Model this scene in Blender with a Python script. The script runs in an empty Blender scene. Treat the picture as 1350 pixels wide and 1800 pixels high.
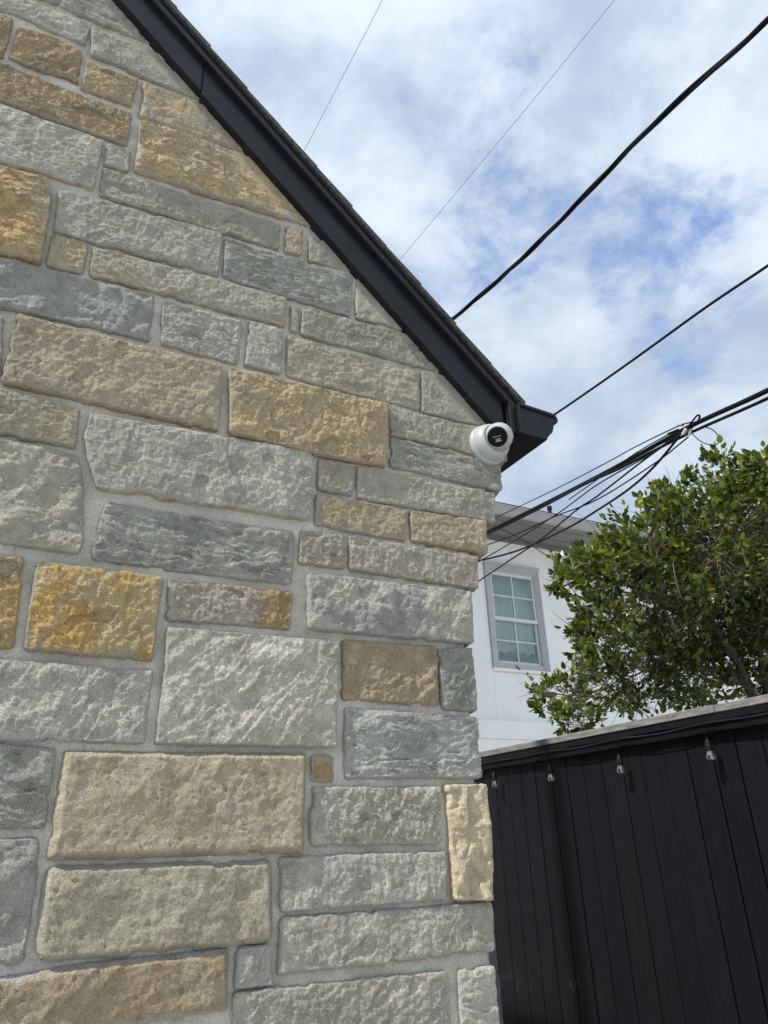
import bpy, bmesh, math, random
import numpy as np
from mathutils import Vector, Matrix

SC = bpy.context.scene
COL = SC.collection
R = math.radians
rng = np.random.default_rng(7)
random.seed(7)

# ------------------------------------------------------------------ camera
cam_d = bpy.data.cameras.new("camera")
cam = bpy.data.objects.new("camera", cam_d)
COL.objects.link(cam)
cam_d.sensor_fit = 'VERTICAL'
cam_d.sensor_height = 24.0
cam_d.lens = 1274 / 1800 * 24.0
cam_d.clip_start = 0.02
cam_d.clip_end = 2000
RIGHT = Vector((0.890272, -0.454262, -0.032577))
DOWN = Vector((0.160864, 0.380572, -0.910652))
FWD = Vector((0.426073, 0.805488, 0.411887))
m = Matrix(((RIGHT.x, -DOWN.x, -FWD.x), (RIGHT.y, -DOWN.y, -FWD.y), (RIGHT.z, -DOWN.z, -FWD.z))).to_4x4()
m.translation = Vector((0.0, -1.36, 1.6))
cam.matrix_world = m
SC.camera = cam

# ------------------------------------------------------------------ exposure
SC.view_settings.view_transform = 'Standard'
SC.view_settings.look = 'None'
SC.view_settings.exposure = 0.36
SC.view_settings.gamma = 1
SC.view_settings.use_curve_mapping = False
SC.cycles.max_bounces = 8
SC.cycles.transparent_max_bounces = 12

# ------------------------------------------------------------------ sun (hazy) and sky
SUN_TRAVEL = Vector((1.0, 0.165, -1.22)).normalized()
sd = bpy.data.lights.new("sun", 'SUN')
sd.energy = 3.6
sd.angle = R(0.9)
sd.color = (1.0, 0.96, 0.9)
sun = bpy.data.objects.new("sun", sd)
COL.objects.link(sun)
sun.rotation_euler = SUN_TRAVEL.to_track_quat('-Z', 'Y').to_euler()
sun.location = (-6, -1, 9)

world = bpy.data.worlds.new("World")
SC.world = world
world.use_nodes = True


class NT:
    """tiny helper for building node trees"""
    def __init__(self, tree):
        self.t = tree
        self.t.nodes.clear()

    def n(self, kind, **kw):
        nd = self.t.nodes.new(kind)
        for k, v in kw.items():
            setattr(nd, k, v)
        return nd

    def link(self, a, b):
        self.t.links.new(a, b)

    def put(self, sock, v):
        if isinstance(v, bpy.types.NodeSocket):
            self.link(v, sock)
        elif isinstance(v, (tuple, list)) and sock.type == 'RGBA' and len(v) == 3:
            sock.default_value = (*v, 1)
        else:
            sock.default_value = v

    def math(self, op, a, b=0.0, c=0.0, clamp=False):
        nd = self.n('ShaderNodeMath', operation=op, use_clamp=clamp)
        for s, v in zip(nd.inputs, (a, b, c)):
            self.put(s, v)
        return nd.outputs[0]

    def vmath(self, op, a, b=(0, 0, 0), out=0, scale=None):
        nd = self.n('ShaderNodeVectorMath', operation=op)
        self.put(nd.inputs[0], a)
        self.put(nd.inputs[1], b)
        if scale is not None:
            self.put(nd.inputs['Scale'], scale)
        return nd.outputs[out]

    def noise(self, vec, scale, detail=2.0, rough=0.5, dist=0.0, col=False):
        nd = self.n('ShaderNodeTexNoise')
        if vec is not None:
            self.link(vec, nd.inputs['Vector'])
        self.put(nd.inputs['Scale'], scale)
        nd.inputs['Detail'].default_value = detail
        nd.inputs['Roughness'].default_value = rough
        nd.inputs['Distortion'].default_value = dist
        return nd.outputs['Color' if col else 'Fac']

    def step(self, v, lo, hi, a=0.0, b=1.0):
        nd = self.n('ShaderNodeMapRange', interpolation_type='SMOOTHSTEP')
        self.put(nd.inputs[0], v)
        for s, x in zip(nd.inputs[1:5], (lo, hi, a, b)):
            self.put(s, x)
        return nd.outputs[0]

    def mix(self, f, a, b, mode='MIX'):
        nd = self.n('ShaderNodeMix', data_type='RGBA', blend_type=mode)
        self.put(nd.inputs['Factor'], f)
        self.put(nd.inputs['A'], a)
        self.put(nd.inputs['B'], b)
        return nd.outputs['Result']

    def bump(self, height, dist, strength=1.0, normal=None):
        nd = self.n('ShaderNodeBump')
        nd.inputs['Strength'].default_value = strength
        nd.inputs['Distance'].default_value = dist
        self.link(height, nd.inputs['Height'])
        if normal is not None:
            self.link(normal, nd.inputs['Normal'])
        return nd.outputs[0]


w = NT(world.node_tree)
sky = w.n('ShaderNodeTexSky', sky_type='NISHITA', sun_disc=False)
sky.sun_elevation = R(50.0)
sky.sun_rotation = R(257.6)
sky.dust_density = 0.6
sky.ozone_density = 1.6
geo = w.n('ShaderNodeTexCoord').outputs['Generated']
sep = w.n('ShaderNodeSeparateXYZ')
w.link(geo, sep.inputs[0])
zc = w.math('MAXIMUM', sep.outputs[2], 0.0)
cv = w.vmath('MULTIPLY', geo, (1.0, 1.0, 1.5))
big = w.noise(w.vmath('ADD', cv, (0.37, 0.81, 0.2)), 2.6, 9, 0.56, 0.25)
det = w.noise(cv, 7.5, 11, 0.66, 0.2)
GAPS = [((0.4237, 0.6023, 0.6766), 0.09, 1.0), ((0.3891, 0.4327, 0.8132), 0.11, 0.95), ((0.4029, 0.4966, 0.7688), 0.08, 0.85), ((0.4807, 0.527, 0.7008), 0.07, 0.35), ((0.5967, 0.4519, 0.6631), 0.12, 0.9), ((0.6769, 0.4257, 0.6004), 0.1, 0.8), ((0.7162, 0.4309, 0.5489), 0.08, 0.8), ((0.6399, 0.4259, 0.6396), 0.09, 0.5), ((0.5013, 0.5699, 0.6511), 0.06, 0.35), ((0.5274, 0.4539, 0.7182), 0.05, 0.2), ((0.2921, 0.4764, 0.8293), 0.09, 0.3), ((0.6942, 0.3614, 0.6225), 0.1, 0.55), ((0.7446, 0.4325, 0.5084), 0.06, 0.4), ((0.6947, 0.3902, 0.6043), 0.1, 0.5)]
gap = None
for c, r0, amt in GAPS:
    dd = w.vmath('DOT_PRODUCT', geo, c, out=1)
    g = w.step(dd, math.cos(r0 * 1.5), 1.0, 0.0, amt * 0.42)
    gap = g if gap is None else w.math('ADD', gap, g)
gap = w.math('MINIMUM', gap, 0.48)
cov = w.math('ADD', w.math('MULTIPLY', big, 0.72), w.math('MULTIPLY', det, 0.50))
cov = w.math('SUBTRACT', w.math('ADD', cov, 0.06), w.math('MULTIPLY', gap, 0.33))
cov = w.step(cov, 0.30, 0.53)
shade = w.noise(w.vmath('ADD', cv, (3.1, 1.7, 0)), 4.2, 8, 0.55, 0.2)
shade = w.step(w.math('ADD', w.math('MULTIPLY', shade, 0.7), w.math('MULTIPLY', det, 0.3)), 0.36, 0.66)
cloud = w.mix(shade, (0.345, 0.42, 0.525), (0.61, 0.68, 0.755))
cloud = w.vmath('SCALE', cloud, scale=w.math('MULTIPLY_ADD', zc, 0.36, 0.88))
sky10 = w.vmath('MULTIPLY', sky.outputs[0], (1.55, 1.75, 2.15))
cloud10 = w.vmath('SCALE', cloud, scale=10.0)
bgc = w.mix(w.math('MULTIPLY', cov, 0.96), sky10, cloud10)
bg = w.n('ShaderNodeBackground')
w.link(bgc, bg.inputs['Color'])
bg.inputs['Strength'].default_value = 0.10
wo = w.n('ShaderNodeOutputWorld')
w.link(bg.outputs[0], wo.inputs['Surface'])


# ------------------------------------------------------------------ object helpers
def link_mesh(name, me, parent=None, mat=None, loc=None):
    o = bpy.data.objects.new(name, me)
    COL.objects.link(o)
    if mat is not None:
        me.materials.append(mat)
    if loc is not None:
        o.location = loc
    if parent is not None:
        o.parent = parent
    return o


def thing(name, label, cat, loc=(0, 0, 0), group=None):
    o = bpy.data.objects.new(name, None)
    COL.objects.link(o)
    o.location = loc
    o.empty_display_size = 0.1
    o['label'] = label
    o['category'] = cat
    if group:
        o['group'] = group
    return o


def tag(o, label, cat, group=None):
    o['label'] = label
    o['category'] = cat
    if group:
        o['group'] = group
    return o


def np_mesh(name, verts, quads, smooth=True, tris=None):
    """fast mesh from arrays; quads (n,4), optional tris (m,3)"""
    me = bpy.data.meshes.new(name)
    verts = np.asarray(verts, np.float32).reshape(-1, 3)
    quads = np.asarray(quads, np.int32).reshape(-1, 4)
    nt = 0 if tris is None else len(tris)
    me.vertices.add(len(verts))
    me.vertices.foreach_set('co', verts.ravel())
    loops = quads.ravel()
    starts = np.arange(len(quads), dtype=np.int32) * 4
    if nt:
        tris = np.asarray(tris, np.int32).reshape(-1, 3)
        starts = np.concatenate([starts, len(loops) + np.arange(nt, dtype=np.int32) * 3])
        loops = np.concatenate([loops, tris.ravel()])
    me.loops.add(len(loops))
    me.loops.foreach_set('vertex_index', loops)
    me.polygons.add(len(starts))
    me.polygons.foreach_set('loop_start', starts.astype(np.int32))
    if smooth:
        me.polygons.foreach_set('use_smooth', np.ones(len(starts), bool))
    me.update(calc_edges=True)
    me.validate()
    return me


class MB:
    """collects simple shapes, builds one mesh"""
    def __init__(self):
        self.v = []
        self.f = []

    def add(self, vs, fs):
        o = len(self.v)
        self.v += [tuple(x) for x in vs]
        self.f += [tuple(i + o for i in f) for f in fs]
        return self

    def box(self, x0, x1, y0, y1, z0, z1):
        return self.add([(x0, y0, z0), (x1, y0, z0), (x1, y1, z0), (x0, y1, z0), (x0, y0, z1), (x1, y0, z1), (x1, y1, z1), (x0, y1, z1)],
                        [(3, 2, 1, 0), (4, 5, 6, 7), (0, 1, 5, 4), (1, 2, 6, 5), (2, 3, 7, 6), (3, 0, 4, 7)])

    def prism(self, pts, axis, a0, a1):
        """extrude a 2-D outline (list of pairs) along axis from a0 to a1"""
        def p3(p, a):
            return {0: (a, p[0], p[1]), 1: (p[0], a, p[1]), 2: (p[0], p[1], a)}[axis]
        n = len(pts)
        vs = [p3(p, a0) for p in pts] + [p3(p, a1) for p in pts]
        fs = [tuple(range(n))[::-1], tuple(range(n, 2 * n))]
        fs += [(i, (i + 1) % n, (i + 1) % n + n, i + n) for i in range(n)]
        return self.add(vs, fs)

    def tube(self, pts, r, k=8, cap=True):
        pts = [Vector(p) for p in pts]
        n = len(pts)
        rs = r if isinstance(r, (list, tuple)) else [r] * n
        up = Vector((0.31, 0.17, 0.93))
        rings = []
        for i, p in enumerate(pts):
            t = (pts[min(i + 1, n - 1)] - pts[max(i - 1, 0)]).normalized()
            a = t.cross(up)
            if a.length < 1e-4:
                a = t.cross(Vector((1, 0, 0)))
            a.normalize()
            b = t.cross(a)
            up = a.cross(t)
            rings.append([p + (a * math.cos(2 * math.pi * j / k) + b * math.sin(2 * math.pi * j / k)) * rs[i] for j in range(k)])
        vs = [v for rg in rings for v in rg]
        fs = [(i * k + j, i * k + (j + 1) % k, (i + 1) * k + (j + 1) % k, (i + 1) * k + j) for i in range(n - 1) for j in range(k)]
        if cap:
            fs += [tuple(range(k))[::-1], tuple((n - 1) * k + j for j in range(k))]
        return self.add(vs, fs)

    def lathe(self, prof, origin, axis, k=32):
        axis = Vector(axis).normalized()
        a = axis.orthogonal().normalized()
        b = axis.cross(a)
        o = Vector(origin)
        vs, fs = [], []
        for r, d in prof:
            for j in range(k):
                th = 2 * math.pi * j / k
                vs.append(o + axis * d + (a * math.cos(th) + b * math.sin(th)) * r)
        for i in range(len(prof) - 1):
            for j in range(k):
                fs.append((i * k + j, i * k + (j + 1) % k, (i + 1) * k + (j + 1) % k, (i + 1) * k + j))
        return self.add(vs, fs)

    def build(self, name, mat, parent=None, smooth=False, bevel=0.0, seg=2):
        me = bpy.data.meshes.new(name)
        me.from_pydata(self.v, [], self.f)
        bm = bmesh.new()
        bm.from_mesh(me)
        bmesh.ops.remove_doubles(bm, verts=bm.verts, dist=1e-6)
        bmesh.ops.recalc_face_normals(bm, faces=bm.faces)
        if bevel:
            bmesh.ops.bevel(bm, geom=[e for e in bm.edges if len(e.link_faces) == 2 and e.calc_face_angle(0) > 0.6], offset=bevel, segments=seg, affect='EDGES', profile=0.5)
        if smooth:
            for f in bm.faces:
                f.smooth = True
            for e in bm.edges:
                if len(e.link_faces) == 2 and e.calc_face_angle(0) > 0.7:
                    e.smooth = False
        bm.to_mesh(me)
        bm.free()
        return link_mesh(name, me, parent, mat)


def spline(pts, per=8):
    """Catmull-Rom through the points"""
    P = [Vector(p) for p in pts]
    P = [P[0] * 2 - P[1]] + P + [P[-1] * 2 - P[-2]]
    out = []
    for i in range(1, len(P) - 2):
        a, b, c, d = P[i - 1:i + 3]
        for s in range(per):
            t = s / per
            out.append(0.5 * ((2 * b) + (c - a) * t + (2 * a - 5 * b + 4 * c - d) * t * t + (3 * b - a - 3 * c + d) * t ** 3))
    out.append(P[-2])
    return out


# ------------------------------------------------------------------ noise (numpy)
def _hash(ix, iy, seed):
    h = (ix.astype(np.int64) * 374761393 + iy.astype(np.int64) * 668265263 + int(seed) * 1442695041) & 0xFFFFFFFF
    h = ((h ^ (h >> 13)) * 1274126177) & 0xFFFFFFFF
    h = ((h ^ (h >> 16)) * 2246822519) & 0xFFFFFFFF
    return (h ^ (h >> 15)) & 0xFFFFFFFF


def gnoise(x, y, seed=0):
    ix, iy = np.floor(x), np.floor(y)
    fx, fy = x - ix, y - iy
    ix, iy = ix.astype(np.int64), iy.astype(np.int64)
    u = fx * fx * fx * (fx * (fx * 6 - 15) + 10)
    v = fy * fy * fy * (fy * (fy * 6 - 15) + 10)

    def g(ox, oy):
        a = _hash(ix + ox, iy + oy, seed) / 4294967296.0 * 2 * np.pi
        return np.cos(a) * (fx - ox) + np.sin(a) * (fy - oy)
    n0 = g(0, 0) * (1 - u) + g(1, 0) * u
    n1 = g(0, 1) * (1 - u) + g(1, 1) * u
    return (n0 * (1 - v) + n1 * v) * 1.5


def fbm(x, y, seed=0, octv=4, gain=0.5, lac=2.03):
    s = np.zeros_like(x, dtype=float)
    a = 1.0
    for i in range(octv):
        s += a * gnoise(x, y, seed + i * 17)
        x, y = x * lac + 3.7, y * lac + 1.3
        a *= gain
    return s


def ridged(x, y, seed=0, octv=3, gain=0.5):
    s = np.zeros_like(x, dtype=float)
    a = 1.0
    for i in range(octv):
        s += a * (1 - 2.2 * np.abs(gnoise(x, y, seed + i * 31)))
        x, y = x * 2.07 + 1.9, y * 2.07 + 5.1
        a *= gain
    return s


def facets(x, y, seed, tilt=0.5):
    """cells, each a tilted plane: chipped, spalled faces with sharp ridges"""
    ix, iy = np.floor(x).astype(np.int64), np.floor(y).astype(np.int64)
    best = np.full(x.shape, -1e9)
    for ox in (-1, 0, 1):
        for oy in (-1, 0, 1):
            cx, cy = ix + ox, iy + oy
            h1 = _hash(cx, cy, seed) / 4294967296.0
            h2 = _hash(cx, cy, seed + 5) / 4294967296.0
            h3 = _hash(cx, cy, seed + 9) / 4294967296.0
            h4 = _hash(cx, cy, seed + 13) / 4294967296.0
            dx, dy = x - (cx + h1), y - (cy + h2)
            pl = -(dx * dx + dy * dy) * 0.9 + tilt * (dx * np.cos(h3 * 6.283) + dy * np.sin(h3 * 6.283)) + 0.5 * h4
            best = np.maximum(best, pl)
    return best


def terrace(v, sharp=0.78):
    f = np.floor(v)
    return f + sstep(v - f, sharp, 1.0)


def sstep(v, lo, hi):
    t = np.clip((v - lo) / (hi - lo), 0, 1)
    return t * t * (3 - 2 * t)


# ------------------------------------------------------------------ materials
def new_mat(name):
    mt = bpy.data.materials.new(name)
    mt.use_nodes = True
    nt = NT(mt.node_tree)
    bs = nt.n('ShaderNodeBsdfPrincipled')
    out = nt.n('ShaderNodeOutputMaterial')
    nt.link(bs.outputs[0], out.inputs['Surface'])
    return mt, nt, bs


def objco(nt):
    return nt.n('ShaderNodeTexCoord').outputs['Object']


def simple(name, col, rough=0.5, metal=0.0, var=0.0, vscale=8.0, bump=0.0, bscale=60.0, spec=0.5, stretch=None):
    mt, nt, bs = new_mat(name)
    co = objco(nt)
    if stretch:
        co = nt.vmath('MULTIPLY', co, stretch)
    if var:
        nz = nt.noise(co, vscale, 5, 0.6)
        k = nt.step(nz, 0.3, 0.7, 1 - var, 1 + var)
        c = nt.vmath('SCALE', (*col,), scale=k)
        nt.link(c, bs.inputs['Base Color'])
        nt.link(nt.step(nz, 0.3, 0.7, min(1, rough + 0.08), max(0.02, rough - 0.08)), bs.inputs['Roughness'])
    else:
        bs.inputs['Base Color'].default_value = (*col, 1)
        bs.inputs['Roughness'].default_value = rough
    bs.inputs['Metallic'].default_value = metal
    bs.inputs['Specular IOR Level'].default_value = spec
    if bump:
        nt.link(nt.bump(nt.noise(co, bscale, 4, 0.6), bump), bs.inputs['Normal'])
    return mt


def attr(nt, name, kind='OBJECT'):
    a = nt.n('ShaderNodeAttribute', attribute_type=kind, attribute_name=name)
    return a


def make_stone_mat():
    mt, nt, bs = new_mat("limestone")
    tc = objco(nt)
    rnd = nt.n('ShaderNodeObjectInfo').outputs['Random']
    co = nt.vmath('ADD', tc, nt.vmath('SCALE', (13.0, 27.0, 41.0), scale=rnd))
    a, b = attr(nt, 'colour_a').outputs['Color'], attr(nt, 'colour_b').outputs['Color']
    bias = attr(nt, 'mix_bias').outputs['Fac']
    smear = attr(nt, 'smear').outputs['Fac']
    gx = attr(nt, 'grad', 'GEOMETRY').outputs['Fac']
    ed = attr(nt, 'edge', 'GEOMETRY').outputs['Fac']
    cav = attr(nt, 'strata', 'GEOMETRY').outputs['Fac']
    big = nt.noise(co, 9.0, 6, 0.62, 0.6)
    mixf = nt.step(nt.math('ADD', nt.math('ADD', big, gx), nt.math('SUBTRACT', 0.5, bias)), 0.40, 0.62)
    c = nt.mix(mixf, a, b)
    mid = nt.noise(co, 38.0, 5, 0.65)
    c = nt.vmath('SCALE', c, scale=nt.step(mid, 0.25, 0.75, 0.80, 1.20))
    fine = nt.noise(co, 420.0, 3, 0.7)
    c = nt.vmath('SCALE', c, scale=nt.step(fine, 0.28, 0.72, 0.72, 1.28))
    # iron freckles and pale grains
    sp = nt.noise(co, 150.0, 2, 0.5)
    c = nt.mix(nt.step(sp, 0.70, 0.78, 0.0, 0.45), c, (0.10, 0.075, 0.05))
    c = nt.mix(nt.step(sp, 0.31, 0.24, 0.0, 0.35), c, (0.62, 0.60, 0.55))
    # bedding / lichen tones of the layered stones
    c = nt.mix(nt.math('MULTIPLY', cav, 0.5), c, nt.mix(0.5, b, (0.55, 0.56, 0.53)))
    # mortar smeared on the arrises
    em = nt.math('SUBTRACT', nt.math('MULTIPLY', nt.noise(co, 45.0, 4, 0.6), 0.030), ed)
    em = nt.step(em, 0.0065, 0.0125)
    em = nt.math('MULTIPLY', em, smear)
    c = nt.mix(em, c, (0.47, 0.465, 0.43))
    nt.link(c, bs.inputs['Base Color'])
    bs.inputs['Roughness'].default_value = 0.92
    bs.inputs['Specular IOR Level'].default_value = 0.25
    grain = attr(nt, 'grain').outputs['Fac']
    h = nt.math('ADD', nt.math('MULTIPLY', nt.noise(co, 130.0, 5, 0.68), 1.0), nt.math('MULTIPLY', nt.noise(co, 480.0, 2, 0.6), 0.35))
    h = nt.math('MULTIPLY', h, grain)
    nt.link(nt.bump(h, 0.013), bs.inputs['Normal'])
    return mt


def make_mortar_mat():
    mt, nt, bs = new_mat("lime_mortar")
    co = objco(nt)
    c = nt.mix(nt.step(nt.noise(co, 7.0, 5, 0.6), 0.35, 0.65), (0.45, 0.43, 0.365), (0.61, 0.59, 0.51))
    c = nt.mix(nt.step(nt.noise(co, 19.0, 6, 0.7, 0.8), 0.57, 0.72, 0, 0.55), c, (0.25, 0.245, 0.215))
    c = nt.mix(nt.step(nt.noise(nt.vmath('ADD', co, (4, 2, 9)), 31.0, 5, 0.7, 0.5), 0.60, 0.72, 0, 0.6), c, (0.62, 0.61, 0.56))
    c = nt.vmath('SCALE', c, scale=nt.step(nt.noise(co, 300.0, 3, 0.7), 0.25, 0.75, 0.78, 1.2))
    nt.link(c, bs.inputs['Base Color'])
    bs.inputs['Roughness'].default_value = 0.95
    bs.inputs['Specular IOR Level'].default_value = 0.2
    st = nt.vmath('MULTIPLY', co, (0.35, 1, 1))
    h = nt.math('ADD', nt.noise(co, 220.0, 4, 0.65), nt.math('MULTIPLY', nt.noise(st, 90.0, 3, 0.6), 0.8))
    nt.link(nt.bump(h, 0.003), bs.inputs['Normal'])
    return mt


M = {}
M['stone'] = make_stone_mat()
M['mortar'] = make_mortar_mat()
M['black_board'] = simple("black_painted_board", (0.0095, 0.0105, 0.0135), 0.46, spec=0.3, var=0.28, vscale=5, bump=0.0006, bscale=40, stretch=(1, 1, 1))
M['black_metal'] = simple("black_coated_metal", (0.010, 0.012, 0.016), 0.42, spec=0.3, var=0.15, vscale=14, bump=0.0004, bscale=25)
M['shingle'] = simple("asphalt_shingle", (0.05, 0.048, 0.046), 0.9, var=0.55, vscale=90, bump=0.003, bscale=330)
M['soffit'] = simple("black_soffit", (0.006, 0.006, 0.007), 0.7, spec=0.2, var=0.1)
M['white_plastic'] = simple("white_plastic", (0.43, 0.455, 0.445), 0.38, var=0.03, vscale=20)
M['black_gloss'] = simple("black_lens_glass", (0.003, 0.003, 0.0035), 0.06, spec=0.12)
M['black_plastic'] = simple("black_plastic", (0.008, 0.008, 0.009), 0.5, spec=0.25)
M['lens_grey'] = simple("lens_window", (0.16, 0.17, 0.17), 0.15)
M['led_strip'] = simple("pale_led_strip", (0.55, 0.57, 0.58), 0.3)
M['rubber'] = simple("black_cable_sheath", (0.0045, 0.0045, 0.005), 0.55, spec=0.18, var=0.2, vscale=3)
M['grey_wire'] = simple("grey_weathered_wire", (0.13, 0.14, 0.155), 0.6)
M['alu'] = simple("galvanised_clamp", (0.42, 0.42, 0.41), 0.5, metal=0.5, var=0.2, vscale=40)
M['grey_pvc'] = simple("grey_pvc", (0.062, 0.07, 0.078), 0.45, var=0.06, vscale=12)
M['concrete'] = simple("pale_concrete", (0.47, 0.455, 0.43), 0.9, var=0.12, vscale=1.2, bump=0.002, bscale=90)
M['bark'] = simple("grey_brown_bark", (0.085, 0.068, 0.052), 0.9, var=0.4, vscale=30, bump=0.006, bscale=45)
M['twig'] = simple("grey_twig", (0.15, 0.12, 0.09), 0.85, var=0.3, vscale=15)
M['white_wall'] = simple("white_fibre_cement", (0.865, 0.88, 0.855), 0.7, var=0.035, vscale=1.5, bump=0.0006, bscale=60)
M['trim_grey'] = simple("pale_grey_trim_paint", (0.47, 0.47, 0.475), 0.5, var=0.04, vscale=9)
M['sash'] = simple("white_sash_paint", (0.66, 0.70, 0.70), 0.45)
M['eave_grey'] = simple("grey_eave_paint", (0.17, 0.17, 0.168), 0.55, var=0.05, vscale=2, stretch=(0.2, 1, 1))
M['gutter_grey'] = simple("pale_gutter_paint", (0.36, 0.36, 0.355), 0.45, var=0.04, vscale=3)
M['roof_dark'] = simple("dark_roof_shingle", (0.04, 0.04, 0.042), 0.9, var=0.3, vscale=20)
M['string_cable'] = simple("glossy_black_cable", (0.010, 0.010, 0.011), 0.3, spec=0.6)
M['cord'] = simple("thin_black_cord", (0.004, 0.004, 0.005), 0.8, spec=0.08)
M['bulb_socket'] = simple("black_lamp_socket", (0.005, 0.005, 0.006), 0.5, spec=0.2)
M['filament'] = simple("brass_filament", (0.6, 0.46, 0.25), 0.35, metal=0.7)

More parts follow.
